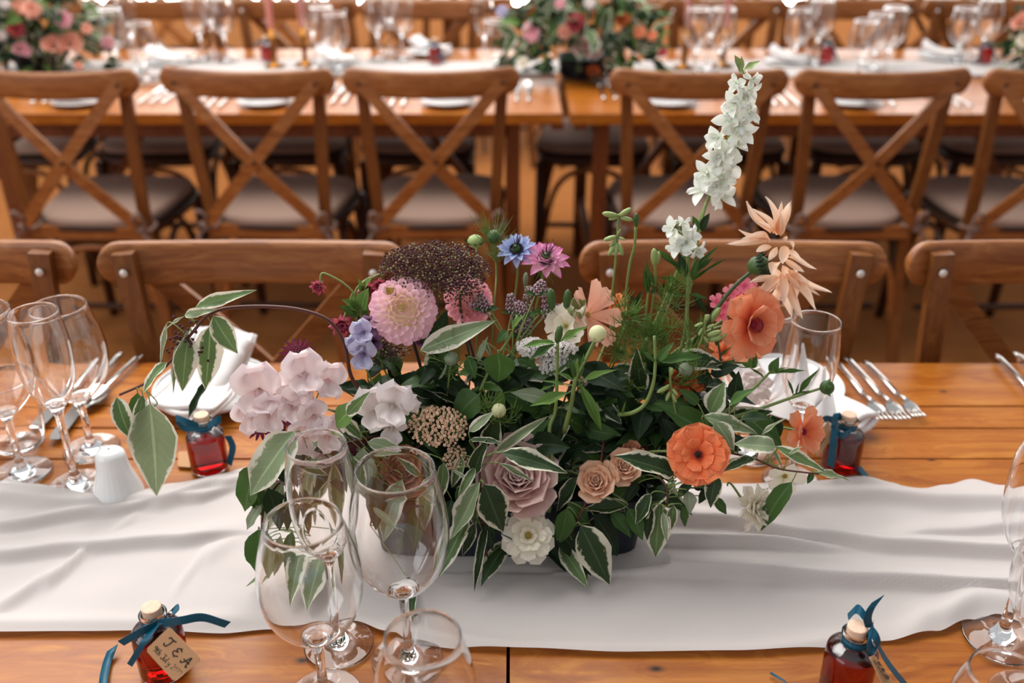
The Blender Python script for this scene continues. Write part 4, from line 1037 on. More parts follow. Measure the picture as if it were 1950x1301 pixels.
# ------------------------------------------------------------ container
tr = thing('flower_trough', 'dark low metal trough holding the flowers on the white runner', 'container', (-.005, .865, TABLE+.003))
b = MB(); X0, Y0, Hh = .150, .060, .072
def ring(sx, sy, z, K=32):
    o = []
    for k in range(K):
        a = 2*pi*k/K; ca, sa = cos(a), sin(a); o.append(V(((1 if ca > 0 else -1)*abs(ca)**.3*sx, (1 if sa > 0 else -1)*abs(sa)**.3*sy, z)))
    return o
rs = ring(X0*.94, Y0*.90, 0)+ring(X0, Y0, Hh)+ring(X0+.003, Y0+.003, Hh+.001)+ring(X0+.003, Y0+.003, Hh+.004)+ring(X0-.002, Y0-.002, Hh+.004)+ring(X0*.93, Y0*.88, .003)
b.add(rs, [(j*32+i, j*32+(i+1) % 32, (j+1)*32+(i+1) % 32, (j+1)*32+i) for j in range(5) for i in range(32)]+[tuple(range(31, -1, -1)), tuple(range(160, 192))])
lpart('tin_body', b, MT['navy'], tr, False)
b = MB().grid(lambda u, v: ((u-.5)*2*X0*.92, (v-.5)*2*Y0*.86, Hh*.92+.016*noise.noise(V((u*14, v*7, 0)))), 30, 14)
lpart('flower_foam', b, MT['soil'], tr)
_reuse = None

# ------------------------------------------------------------ branches placed by what the photograph shows
def Q(px, py, y):
    q = at(px, py, y)
    return q if q.z > TABLE+.012 or y > 1.3 else onz(px, py, TABLE+.012)
def branch(name, label, stem_pts, y, leaves, mat='var', stem='bark', r=.0018, cat='branch', group=None):
    """stem_pts: (px, py, Y); leaves: (bx, by, tx, ty, width fraction[, mat, roll, dYbase, dYtip, shape])"""
    pts = [Q(*p_) for p_ in stem_pts]; t_ = thing(name, label, cat, pts[0], group=group)
    if r: stem_part(t_, pts, r, stem)
    dense = smooth_path(pts, 6) if len(pts) > 2 else pts
    for l_ in leaves:
        bx_, by_, tx, ty, wf = l_[:5]; m_ = l_[5] if len(l_) > 5 and l_[5] else mat; roll = l_[6] if len(l_) > 6 else RND.uniform(-.35, .35)
        d0 = l_[7] if len(l_) > 7 else RND.uniform(-.006, .006); d1 = l_[8] if len(l_) > 8 else d0-RND.uniform(.0, .012); shp = l_[9] if len(l_) > 9 else 'ovate'
        near = min(dense, key=lambda q: (q-Q(bx_, by_, y)).length); yb = near.y+d0 if (near-Q(bx_, by_, y)).length < .03 else y+d0
        B, T = Q(bx_, by_, yb), Q(tx, ty, yb+d1)
        lf_ = leaf(t_, B, T, wf, m_, roll, shp)
        if (near-B).length > .004: wpart('leaf_stalk', MB().tube(bez(near, near+(B-near)*.3+V((0, 0, .004)), B-(T-B)*.12, B, 4), .0006, 5), MT['stem'], t_)
    return t_
branch('variegated_branch', 'arching brown twig with cream edged leaves hanging over the salt shaker', [(770, 800, .87), (735, 768, .86), (690, 745, .85), (668, 715, .85), (655, 655, .85), (625, 610, .85), (560, 588, .85), (470, 584, .85), (405, 595, .845), (365, 635, .84), (330, 682, .84), (285, 725, .84), (228, 752, .84)], .84, [
    (372, 586, 490, 552, .22, 'var', .3), (352, 600, 414, 590, .25, 'var_pale', .5), (406, 601, 453, 674, .52, 'var', .3), (401, 620, 391, 742, .40, 'var', 0), (358, 640, 347, 746, .42, 'var', -.3),
    (352, 602, 310, 632, .12, 'var_pale', .4), (318, 615, 306, 694, .13, 'var_pale', .2), (362, 628, 340, 668, .10, 'var_pale', .2), (336, 655, 330, 752, .10, 'var_pale', 0), (318, 690, 272, 752, .34, 'var', .4),
    (222, 756, 252, 840, .44, 'var', .2), (262, 748, 264, 838, .36, 'green', 0), (272, 752, 258, 826, .34, 'var', -.4), (286, 768, 298, 945, .46, 'var_pale', .1, -.01, -.01), (300, 770, 270, 800, .2, 'var_pale', .2)], r=.0022)
branch('trailing_branch', 'leafy branch trailing down the left front of the trough onto the runner', [(720, 830, .85), (640, 850, .83), (590, 870, .81), (545, 905, .80), (505, 960, .79), (498, 1030, .785), (497, 1100, .782)], .80, [
    (562, 822, 476, 945, .50, 'var_pale', .1, -.01, -.01), (488, 885, 466, 975, .55, 'green', .3), (500, 890, 470, 925, .6, 'green', -.2), (540, 916, 498, 1008, .55, 'var_pale', .2), (498, 962, 470, 1010, .45, 'grey_leaf'), (492, 1008, 498, 1104, .62, 'green', .2, -.005, 0),
    (500, 1095, 468, 1118, .22, 'var_pale'), (532, 1018, 512, 1098, .30, 'grey_leaf'), (556, 1010, 540, 1100, .34, 'green'), (576, 1036, 548, 1158, .32, 'var', .1), (612, 1062, 583, 1165, .46, 'var', .2), (655, 1010, 657, 1112, .16, 'green'), (585, 1022, 520, 1009, .16, 'var_pale', .4),
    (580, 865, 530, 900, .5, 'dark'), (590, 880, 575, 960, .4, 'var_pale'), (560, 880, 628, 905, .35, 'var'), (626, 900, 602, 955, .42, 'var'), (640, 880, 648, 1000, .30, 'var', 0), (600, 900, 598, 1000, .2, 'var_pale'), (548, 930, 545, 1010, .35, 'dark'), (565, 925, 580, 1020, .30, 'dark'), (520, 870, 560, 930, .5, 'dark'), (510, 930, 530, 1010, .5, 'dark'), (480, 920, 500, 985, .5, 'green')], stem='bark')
branch('variegated_branch', 'cream edged leaves seen through the tall wine glass, left front of the trough', [(800, 850, .84), (760, 880, .82), (720, 930, .80), (700, 1000, .79)], .80, [
    (766, 912, 728, 1032, .36, 'var_pale', 0, -.01, -.01), (700, 842, 776, 864, .40, 'var_pale', .1), (802, 905, 753, 868, .26, 'var'), (842, 958, 800, 936, .30, 'var_pale'), (692, 852, 700, 930, .45, 'grey_leaf'), (705, 905, 712, 1010, .4, 'dark'), (740, 930, 745, 1030, .4, 'dark'), (830, 900, 812, 1010, .34, 'var'), (845, 880, 835, 960, .3, 'var'), (705, 965, 760, 1010, .22, 'bark' if False else 'grey_leaf'), (800, 960, 790, 1050, .35, 'green'), (660, 790, 705, 745, .35, 'var'), (650, 800, 690, 838, .5, 'var'), (640, 810, 690, 762, .55, 'bright'),
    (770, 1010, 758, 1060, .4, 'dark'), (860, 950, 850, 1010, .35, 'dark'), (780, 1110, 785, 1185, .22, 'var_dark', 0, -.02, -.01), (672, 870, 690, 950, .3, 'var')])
branch('variegated_branch', 'cream edged leaves around the dusky rose and hanging over the trough rim', [(905, 820, .85), (912, 880, .81), (915, 940, .79), (918, 1000, .785), (928, 1060, .78)], .80, [
    (903, 902, 930, 834, .34, 'var_dark'), (955, 862, 1082, 902, .32, 'var_dark', 0, -.03, -.01), (950, 882, 1018, 920, .16, 'var_pale', .2, -.03, 0), (922, 922, 958, 1014, .58, 'var_dark', 0, -.02, -.005), (914, 918, 858, 1028, .34, 'var_pale', .2), (893, 985, 835, 1100, .32, 'var', .1), (926, 1000, 903, 1128, .16, 'var_dark', .1), (970, 1032, 915, 1118, .40, 'var_dark', .2), (930, 985, 938, 1050, .3, 'dark'),
    (943, 862, 1045, 792, .18, 'var_pale', .3, 0, .02), (893, 822, 942, 784, .34, 'var_pale', .2), (895, 838, 960, 845, .25, 'var_dark'), (905, 890, 872, 950, .3, 'var'), (862, 895, 905, 925, .16, 'var_pale'), (880, 870, 860, 930, .35, 'var'), (890, 940, 905, 1010, .28, 'var'), (940, 1000, 1000, 1040, .3, 'dark'), (870, 930, 885, 985, .3, 'green'), (905, 995, 880, 1060, .3, 'var_dark')])
branch('variegated_branch', 'cream edged leaves drooping below the two peach spray roses', [(1150, 840, .85), (1140, 900, .82), (1110, 970, .79), (1085, 1020, .785)], .80, [
    (1100, 908, 1060, 975, .36, 'var_dark'), (1082, 958, 1122, 1003, .55, 'green', .3), (1080, 968, 1062, 1038, .52, 'green'), (1196, 962, 1106, 972, .38, 'var_dark', .2), (1190, 975, 1106, 1008, .34, 'var_dark', -.3), (1106, 1000, 1161, 1114, .52, 'var_dark', .1, -.01, -.005), (1066, 1038, 1120, 1120, .36, 'var', .3, -.01, 0), (1094, 1040, 1126, 1098, .42, 'dark'), (1163, 972, 1201, 1024, .46, 'green'), (1196, 968, 1224, 1030, .50, 'green'),
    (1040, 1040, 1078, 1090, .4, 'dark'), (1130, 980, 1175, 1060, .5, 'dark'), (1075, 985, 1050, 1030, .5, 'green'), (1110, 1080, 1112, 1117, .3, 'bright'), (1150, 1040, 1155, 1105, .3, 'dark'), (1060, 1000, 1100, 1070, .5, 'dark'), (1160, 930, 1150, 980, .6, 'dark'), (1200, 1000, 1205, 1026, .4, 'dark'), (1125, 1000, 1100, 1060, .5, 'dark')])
branch('variegated_branch', 'hanging cluster of pale edged leaves below the orange open flower', [(1230, 850, .85), (1250, 900, .82), (1270, 930, .80), (1270, 965, .79)], .80, [
    (1258, 958, 1248, 1062, .42, 'var', 0), (1240, 965, 1232, 1030, .42, 'var_dark', .3), (1286, 918, 1224, 986, .30, 'var', .4), (1310, 935, 1313, 980, .62, 'grey_leaf'), (1298, 962, 1304, 1004, .32, 'green'), (1283, 962, 1276, 1012, .40, 'var'), (1262, 975, 1270, 1035, .26, 'var_pale'), (1284, 905, 1167, 868, .42, 'var_dark', .2, -.015, -.005), (1365, 905, 1353, 968, .55, 'var_dark'), (1359, 948, 1384, 980, .42, 'green'), (1345, 930, 1330, 960, .5, 'dark'), (1230, 905, 1200, 925, .4, 'green'),
    (1270, 925, 1240, 955, .5, 'dark'), (1310, 920, 1290, 950, .5, 'green'), (1215, 920, 1190, 960, .5, 'dark'), (1240, 940, 1210, 1000, .45, 'var_dark'), (1300, 940, 1320, 920, .6, 'dark'), (1378, 890, 1430, 870, .35, 'var_dark'), (1320, 930, 1350, 925, .5, 'dark')])
branch('variegated_branch', 'long right branch of pale leaves reaching to the small red bottle', [(1240, 870, .87), (1320, 855, .84), (1385, 862, .82), (1440, 875, .81), (1483, 893, .80), (1560, 903, .795)], .81, [
    (1396, 858, 1243, 767, .34, 'green', .1, .01, .02), (1352, 786, 1381, 727, .64, 'var', 0, .03, 0), (1400, 762, 1407, 706, .5, 'dark', 0, .04, 0), (1338, 792, 1443, 826, .28, 'var_pale', .2, .01, 0), (1362, 803, 1398, 858, .62, 'var_pale', .3), (1478, 852, 1395, 846, .50, 'var_pale', 0, -.01, 0), (1418, 790, 1490, 852, .55, 'green', .2, .03, -.01), (1475, 850, 1576, 902, .22, 'var', .1), (1438, 874, 1374, 900, .38, 'var_dark'),
    (1508, 918, 1449, 1012, .34, 'green', .1), (1548, 902, 1618, 916, .22, 'var_pale'), (1547, 899, 1537, 922, .5, 'green'), (1450, 830, 1498, 796, .14, 'var_pale'), (1470, 855, 1489, 892, .22, 'var_pale'), (1470, 790, 1480, 840, .5, 'dark', .2, .04, 0), (1330, 770, 1290, 740, .4, 'green'), (1390, 770, 1440, 740, .35, 'green'), (1410, 800, 1470, 800, .4, 'dark'), (1500, 870, 1530, 850, .2, 'var_pale'), (1395, 830, 1430, 850, .4, 'dark')], stem='bark', r=.0015)
# interior stems with broad mint like leaves
branch('mint_sprig', 'pale grey green mint stems with broad leaves left of centre', [(900, 850, .87), (912, 755, .86), (940, 690, .86), (972, 640, .87), (985, 600, .88)], .86, [
    (912, 752, 868, 802, .85, 'green', .1, -.01, 0, 'heart'), (948, 672, 948, 728, .95, 'green', 0, -.01, 0, 'heart'), (985, 682, 1023, 700, .62, 'green', .2), (800, 668, 945, 610, .30, 'var_pale', .3, .0, .01), (905, 700, 872, 716, .5, 'bright', 0), (890, 680, 905, 722, .6, 'green'), (968, 630, 945, 655, .6, 'green'), (975, 625, 1000, 600, .35, 'bright'), (918, 650, 935, 680, .3, 'var'), (945, 735, 960, 790, .3, 'bright', 0), (925, 770, 900, 840, .5, 'dark'), (910, 690, 930, 640, .25, 'grey_leaf')], stem='stem')
branch('broad_leaf_sprig', 'glossy broad leaves filling the dark middle of the arrangement', [(1050, 870, .88), (1055, 820, .87), (1050, 760, .865), (1060, 700, .87)], .865, [
    (958, 750, 1060, 788, .42, 'green', .3, 0, 0), (1046, 762, 972, 748, .42, 'grey_leaf', -.2, -.01, 0), (1192, 818, 1072, 832, .42, 'dark', 0, 0, 0), (1090, 780, 1140, 800, .5, 'dark'), (1030, 790, 1000, 840, .6, 'dark'), (1060, 720, 1030, 760, .5, 'dark'), (1100, 790, 1180, 790, .4, 'dark'), (1075, 800, 1020, 830, .5, 'dark'), (1100, 860, 1180, 850, .4, 'dark'), (1080, 880, 1110, 930, .5, 'dark'), (1040, 800, 1000, 780, .5, 'green'), (1110, 740, 1190, 760, .4, 'dark')], stem='stem_dark')
branch('green_sprig', 'stem with pointed green leaves around the dark upright bud', [(1045, 975, .80), (1052, 900, .81), (1046, 820, .835), (1058, 780, .845), (1061, 700, .845), (1062, 650, .845)], .845, [
    (1058, 653, 992, 662, .22, 'bright', .2, 0, -.01, 'lance'), (1058, 655, 1005, 688, .26, 'green', .2, 0, -.01, 'lance'), (1066, 652, 1120, 622, .24, 'bright', 0, 0, 0, 'lance'), (1066, 650, 1100, 640, .2, 'green', 0, 0, 0, 'lance'), (1052, 735, 1025, 745, .2, 'bright', 0, 0, 0, 'lance')], stem='stem', r=.0024)
branch('green_sprig', 'stem with a whorl of narrow bright leaves below the round white bud', [(1074, 824, .84), (1088, 770, .835), (1096, 722, .83), (1112, 690, .83), (1134, 645, .83)], .83, [
    (1108, 726, 1176, 704, .17, 'bright', 0, 0, -.01, 'lance'), (1104, 730, 1146, 822, .20, 'bright', .2, 0, -.01, 'lance'), (1082, 748, 1008, 774, .28, 'bright', 0, 0, -.01, 'lance'), (1092, 722, 1055, 708, .18, 'bright', 0, 0, 0, 'lance'), (1094, 722, 1085, 678, .22, 'green', 0, 0, 0, 'lance'), (1096, 720, 1100, 680, .22, 'bright', 0, 0, 0, 'lance'), (1078, 735, 1030, 725, .16, 'bright', .3, 0, 0, 'lance'), (1104, 722, 1112, 672, .18, 'green', 0, 0, 0, 'lance')], stem='stem', r=.0026)
branch('curved_sprig', 'bare bright green stem curving across the dark centre', [(1178, 790, .85), (1205, 786, .84), (1228, 770, .84), (1243, 735, .84), (1248, 690, .845), (1246, 640, .85)], .84, [(1250, 692, 1285, 650, .3, 'green', 0, 0, 0, 'lance'), (1246, 690, 1222, 668, .3, 'green', 0, 0, 0, 'lance'), (1255, 690, 1340, 680, .26, 'green', 0, 0, 0, 'lance'), (1185, 790, 1192, 762, .15, 'bright', 0, 0, 0, 'lance')], stem='stem', r=.0024)
# dark leafy sprigs that fill the body of the arrangement
rf = random.Random(21)
FILL = [((760, 700), 'behind the pink dahlia stems'), ((700, 780), 'under the white sweet peas'), ((800, 800), 'beside the peach yarrow'), ((860, 720), 'below the chocolate lace flower'), ((950, 800), 'above the dusky rose'), ((1020, 850), 'right of the dusky rose'),
        ((1110, 800), 'in the dark centre'), ((1160, 720), 'behind the white achillea'), ((1210, 830), 'above the peach spray roses'), ((1250, 720), 'under the feathery green foliage'), ((1300, 790), 'left of the orange open flower'), ((1370, 700), 'below the orange ranunculus'), ((1230, 930), 'under the spray roses at the trough rim'),
        ((1000, 930), 'at the trough rim under the rose'), ((860, 900), 'at the trough rim under the yarrow'), ((760, 920), 'behind the tall wine glass'), ((620, 880), 'behind the champagne flute'), ((1330, 860), 'behind the orange open flower'), ((1040, 740), 'behind the white florets'), ((930, 860), 'between yarrow and rose'), ((900, 690), 'left of the mint flower spikes'), ((1000, 700), 'below the mint flower spikes'), ((1110, 680), 'beside the round white bud'), ((1170, 700), 'under the peach cosmos'), ((1340, 740), 'right of the rust flower'), ((830, 650), 'behind the two pink dahlias'), ((900, 740), 'behind the broad heart shaped leaves'), ((960, 730), 'under the mint leaves'), ((700, 720), 'behind the brown arching twig'), ((1010, 780), 'behind the long glossy leaf'), ((1290, 680), 'between the larkspur stems'), ((1420, 800), 'behind the long right branch')]
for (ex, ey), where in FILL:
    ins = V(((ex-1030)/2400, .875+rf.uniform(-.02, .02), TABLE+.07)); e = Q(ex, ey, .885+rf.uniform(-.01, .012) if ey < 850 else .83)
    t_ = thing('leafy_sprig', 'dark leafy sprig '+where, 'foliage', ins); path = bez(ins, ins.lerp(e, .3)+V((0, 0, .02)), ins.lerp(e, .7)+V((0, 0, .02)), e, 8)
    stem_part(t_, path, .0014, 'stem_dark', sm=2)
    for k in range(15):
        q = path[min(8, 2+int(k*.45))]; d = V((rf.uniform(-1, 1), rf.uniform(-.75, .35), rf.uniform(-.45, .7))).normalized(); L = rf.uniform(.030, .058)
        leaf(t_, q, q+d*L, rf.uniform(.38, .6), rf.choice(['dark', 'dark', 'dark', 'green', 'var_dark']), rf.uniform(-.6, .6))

# ------------------------------------------------------------ the flowers
f_dahlia('ball_dahlia', 'large pale pink ball dahlia with two centres, left of the dark lace flower', 768, 588, .865, 70, (-.02, .10), 'p_dahlia', INS(-.08, .87))
f_dahlia('pink_dahlia', 'rose pink dahlia half hidden behind the chocolate lace flower', 902, 572, .92, 52, (.45, .05), 'p_dahlia2', INS(-.02, .90), False, 70)
um = [umbellet(.0092, 22, .00110, ['d_choc', 'd_choc2']) for _ in range(4)]
f_umbel('chocolate_lace_flower', 'dark chocolate lace flower with a wide flat dome of tiny florets', 830, 511, .905, 98, 50, (.05, .55), INS(-.04, .88), 60, um, .008, 'stem_dark', .18)
f_umbel('chocolate_lace_flower', 'smaller dark lace flower cluster right below the wide one, over the rose pink dahlia', 880, 550, .885, 34, 26, (.1, .3), INS(-.03, .88), 10, um, .008, 'stem_dark', .2)
f_umbel('chocolate_lace_flower', 'dark lace flower hidden among leaves under the pink dahlia', 735, 668, .89, 36, 18, (0, .3), INS(-.08, .88), 10, um, .008, 'maroon_stem', .2)
# yarrows
def floret_mesh(r, mats):
    b = MB()
    for i in range(5):
        a = 2*pi*i/5; b.ball((cos(a)*r*.6, sin(a)*r*.6, 0), r*.42, 5, 3, 0, (1, 1, .45))
    b.ball((0, 0, r*.1), r*.34, 5, 3, 1); return b.mesh('floret', [MT[m] for m in mats])
fy = [floret_mesh(.0019, ['d_yarrow', 'd_yarrow_c']), floret_mesh(.0016, ['d_yarrow', 'd_yarrow_c']), floret_mesh(.0021, ['d_yarrow', 'd_yarrow'])]
f_umbel('yarrow', 'peach yarrow head with a rounded plate of small florets above the tall wine glass', 834, 812, .825, 58, 40, (.05, .25), INS(-.07, .86), 190, fy, .003, 'stem', .22, part='floret')
f_umbel('yarrow', 'small peach yarrow head just below the large one', 868, 872, .815, 24, 24, (.1, .1), INS(-.06, .85), 42, fy, .003, 'stem', .25, part='floret')
fw = [floret_mesh(.0019, ['d_white', 'd_mauve']), floret_mesh(.0022, ['d_white', 'd_white'])]
for (px, py, rx, ry, ax, lb) in [(1012, 662, 30, 20, (-.1, .3), 'white achillea floret plate behind the left green leaves'), (1052, 690, 30, 26, (0, .2), 'white achillea floret plate behind the upright green stem'), (1062, 640 + 25, 40, 16, (0, .5), 'white achillea floret plate under the white petals'), (1132, 728, 34, 34, (.1, .1), 'white achillea floret plate behind the whorl of narrow leaves')]:
    f_umbel('white_achillea', lb, px, py, .875, rx, ry, ax, INS((px-1030)/2200, .89), 80, fw, .002, 'stem', .35, part='floret')
f_umbel('pink_sedum', 'tiny pinkish brown floret cluster beside the flute rim', 548, 905, .80, 26, 22, (0, .1), Q(640, 870, .84), 40, [floret_mesh(.0024, ['d_mauve', 'd_plum'])], .002, 'bark', .3, part='floret')
# roses
f_rose('garden_rose', 'large dusky mauve rose at the front of the trough', 985, 905, .805, 80, (.06, .22), 'p_rose', INS(-.01, .85), 34)
f_rose('spray_rose', 'small peach spray rose with a golden heart, nearer the dusky rose', 1134, 916, .80, 41, (-.05, .15), 'p_spray', INS(.05, .85), 26)
f_rose('spray_rose', 'small peach spray rose with a golden heart, half under the wavy cream edged leaf', 1190, 888, .81, 37, (.12, .15), 'p_spray', INS(.06, .85), 26)
f_rose('spray_rose', 'browned peach rose bud behind the two spray roses', 1200, 858, .83, 24, (.05, .6), 'p_brown', INS(.06, .86), 18)
f_rose('carnation', 'cinnamon coloured carnation seen through the tall wine glass', 766, 892, .815, 42, (-.1, .3), 'p_brown', INS(-.09, .85), 34)
# white and cream
f_open('white_ranunculus', 'creamy white double flower hanging over the front rim of the trough', 1006, 1020, .775, 54, (-.05, .05), 'p_ivory', INS(0, .84), [(8, -4, 1.0), (8, 12, .90), (7, 30, .70), (6, 54, .46)], 'disc', .72, 'd_yellow', .09)
f_open('white_ranunculus', 'pale fluffy white flower seen from the side low on the right', 1432, 966, .80, 46, (.85, -.1), 'p_ivory', Q(1385, 925, .83), [(9, 5, 1.0), (9, 28, .95), (8, 50, .85), (6, 70, .7)], 'ruff', .60, 'd_yellow', .06)
f_open('ghost_flower', 'translucent greenish white flower beside the right twig', 1494, 905, .825, 40, (.2, -.6), 'p_ivory', Q(1450, 885, .83), [(5, 20, 1.0)], 'round', .85, 'd_yellow', .10)
f_open('ghost_flower', 'white petals behind the green leaves at the right, under the orange ranunculus', 1440, 735, .93, 36, (-.1, .1), 'p_white', INS(.10, .89), [(6, 15, 1.0), (5, 45, .7)], 'wavy', .95, 'd_yellow', .05)
f_open('white_petals', 'white frilled flower between the pale green calyx and the white florets', 1078, 622, .90, 46, (-.1, .1), 'p_ivory', INS(.03, .89), [(5, 30, 1.0), (4, 60, .8)], 'fan', .9, 'd_yellow', .04)
f_open('cosmos', 'peach cosmos seen from behind with a pale green calyx', 1118, 600, .92, 70, (.95, .25), 'p_peach', INS(.05, .89), [(7, 25, 1.0)], 'fan', .55, 'd_yellow', .05, zc=.05)
c = Q(1104, 598, .905); t_ = thing('poppy_calyx', 'pale green papery calyx in front of the peach cosmos', 'flower bud', INS(.05, .88)); stem_part(t_, [c, c.lerp(INS(.05, .88), .5)+V((.004, 0, 0)), INS(.05, .88)], .0014)
for i in range(5): petal(t_, hf(c-V((0, 0, .016)), (-.15, -.2, 1)), pet('round', i % 3, 'p_ivory' if i % 2 else 'bud_green'), i*2*pi/5, radians(76), .034, .024, .004)
# orange
f_open('orange_ranunculus', 'open orange flower with a dark eye at the front right', 1329, 866, .785, 60, (.06, .02), 'p_orange', INS(.11, .85), [(7, -2, 1.0), (7, 5, .96), (6, 13, .84), (5, 26, .55)], 'disc', 1.05, 'd_dark', .10, zc=.12)
f_open('orange_ranunculus', 'tall apricot orange flower seen from the side with crimson stamens', 1428, 618, .90, 74, (.80, -.12), 'p_apricot', INS(.11, .89), [(7, 4, 1.0), (6, 22, .92), (6, 46, .72)], 'disc', .85, 'd_magenta', .16, cn=60, zc=.35)
f_open('orange_ranunculus', 'orange pink flower in profile beside the right red bottle', 1528, 822, .86, 54, (.98, -.2), 'p_apricot', INS(.12, .88), [(6, 6, 1.0), (6, 34, .85)], 'disc', .75, 'd_magenta', .08)
f_open('rust_flower', 'deep rust orange flower in shade under the feathery foliage', 1302, 725, .87, 42, (.1, .2), 'p_rust', INS(.10, .88), [(7, 6, 1.0), (6, 30, .8), (5, 55, .6)], 'ruff', .7, 'd_dark', .10)
f_open('rust_flower', 'small orange flower seen behind the peach cosmos', 1172, 585, .97, 26, (0, .5), 'p_orange', INS(.07, .90), [(7, 15, 1.0), (6, 40, .7)], 'ruff', .6, 'd_yellow', .10)
f_open('rust_flower', 'apricot petals glimpsed below the tall orange flower', 1378, 672, .93, 34, (.1, .2), 'p_apricot', INS(.11, .89), [(5, 15, 1.0), (4, 40, .7)], 'round', .8, 'd_dark', .06)
t_ = f_open('phlox', 'small pink phlox cluster behind the tall orange flower', 1408, 566, .93, 22, (-.1, .3), 'p_phlox', INS(.11, .90), [(5, 12, 1.0)], 'round', .7, 'd_magenta', .08)
for k, (px, py) in enumerate([(1378, 585), (1392, 558), (1418, 545), (1440, 560), (1455, 575), (1372, 600), (1365, 575), (1430, 552), (1400, 590)]):
    H = hf(Q(px, py, .925), cam_axis(px, py, .925, -.2+k*.07, .25), k)
    for i in range(5): petal(t_, H, pet('round', i % 3, 'p_phlox', 6, 7), 2*pi*i/5, radians(12), .010, .0085)
# spidery pale peach dahlia, petals laid out as photographed
c1 = Q(1470, 478, .93); ins = INS(.115, .90)
t_ = thing('spider_dahlia', 'pale peach dahlia with long twisted petals and a dark green calyx, high on the right', 'flower', ins)
stem_part(t_, [ins, Q(1275, 720, .90), Q(1330, 640, .91), Q(1390, 555, .92), Q(1442, 508, .93)], .0030, 'stem_dark', n=8)
b = MB().ball((0, 0, 0), .0105, 14, 8, sc=(1, 1, 1.1)); cal = obj('calyx', b.mesh('calyx', MT['bud_dark']), t_, hf(Q(1444, 506, .93), (.8, -.25, .45)))
for i in range(14):
    mw = WM[cal] @ Matrix.Rotation(i*2*pi/14, 4, 'Z') @ Matrix.Translation((0, .0095, -.004)) @ Matrix.Rotation(radians(72), 4, 'X') @ Matrix.Diagonal((.005, .016, .016, 1)); obj('sepal', pet('point', i % 3, 'dark'), t_, mw)
SP = [(1468, 445, 1418, 378, .20), (1472, 446, 1430, 392, .20), (1478, 445, 1455, 372, .24), (1480, 446, 1490, 382, .26), (1478, 448, 1508, 378, .24), (1474, 445, 1440, 420, .28), (1486, 450, 1484, 400, .3), (1462, 460, 1384, 462, .20), (1466, 455, 1402, 436, .18), (1465, 462, 1410, 452, .24),
      (1470, 470, 1440, 480, .5), (1480, 470, 1462, 500, .5), (1495, 468, 1490, 505, .5), (1500, 460, 1512, 480, .5), (1490, 480, 1530, 505, .3), (1500, 490, 1558, 510, .22), (1495, 495, 1535, 520, .3), (1490, 455, 1500, 462, .6), (1480, 500, 1470, 530, .5),
      (1500, 520, 1568, 562, .20), (1505, 525, 1590, 560, .16), (1500, 530, 1560, 596, .26), (1498, 535, 1530, 610, .28), (1492, 540, 1508, 612, .28), (1485, 540, 1470, 600, .30), (1480, 535, 1425, 592, .34), (1478, 530, 1425, 540, .40), (1484, 528, 1440, 560, .36), (1500, 515, 1545, 540, .3), (1495, 520, 1520, 580, .34), (1488, 520, 1490, 585, .36), (1490, 505, 1510, 540, .5), (1478, 510, 1482, 556, .5), (1500, 500, 1520, 530, .5)]
for k, (bx_, by_, tx, ty, wf) in enumerate(SP):
    B, T = Q(bx_, by_, .93+RND.uniform(-.006, .006)), Q(tx, ty, .93+RND.uniform(-.03, .012)); R, L = basis(B, T, RND.uniform(-.5, .5))
    obj('petal', pet('long', k % 4, 'p_spider', 5, 8), t_, Matrix.Translation(B) @ R.to_4x4() @ Matrix.Diagonal((max(.007, L*wf*.85), L, L*.9, 1)))
# sweet peas
ins = INS(-.12, .86)
f_sweetpea('sweet_pea', 'blush white sweet pea stem of several large blooms above the flute', [Q(455, 730, .83), Q(520, 745, .83), Q(600, 770, .835), Q(680, 810, .85), ins], [
    (492, 742, 52, .0, -.1, .05, 5), (512, 782, 40, -.012, .1, -.1, -12), (478, 790, 34, .0, -.2, -.1, 20), (578, 712, 44, .0, .0, .15, 12), (560, 735, 36, .004, -.1, 0, -20), (624, 722, 36, .0, .2, .0, -8), (560, 770, 38, -.01, .1, 0, -30), (596, 790, 34, -.015, .1, -.1, 25), (580, 830, 34, -.012, -.1, -.1, -10), (624, 828, 36, -.016, .1, .1, 10), (612, 862, 24, -.012, .1, -.2, 20)], .83)
f_sweetpea('sweet_pea', 'single white sweet pea bloom left of the peach yarrow', [Q(740, 790, .83), Q(720, 820, .84), Q(690, 830, .85), ins], [(718, 778, 46, 0, -.1, .1, 15), (748, 770, 44, -.006, .1, .1, -20), (745, 812, 30, -.01, .1, -.2, -10), (775, 770, 22, -.004, .4, 0, -60)], .83, 'p_white')
f_sweetpea('sweet_pea', 'pale lilac sweet pea tucked under the left side of the pink dahlia', [Q(690, 655, .87), Q(705, 720, .87), INS(-.10, .88)], [(692, 632, 24, 0, -.2, .1, 20), (692, 672, 30, -.005, -.1, -.1, -5), (678, 655, 20, -.004, -.3, 0, 30)], .86, 'p_lilac')
f_sweetpea('sweet_pea', 'veined mauve petals between the lilac sweet pea and the pink dahlia', [Q(712, 640, .88), Q(730, 700, .88), INS(-.09, .88)], [(705, 622, 22, 0, -.1, .1, 0), (710, 648, 20, 0, 0, -.1, 20), (800, 640, 20, .01, .1, 0, 10)], .875, 'p_purple')
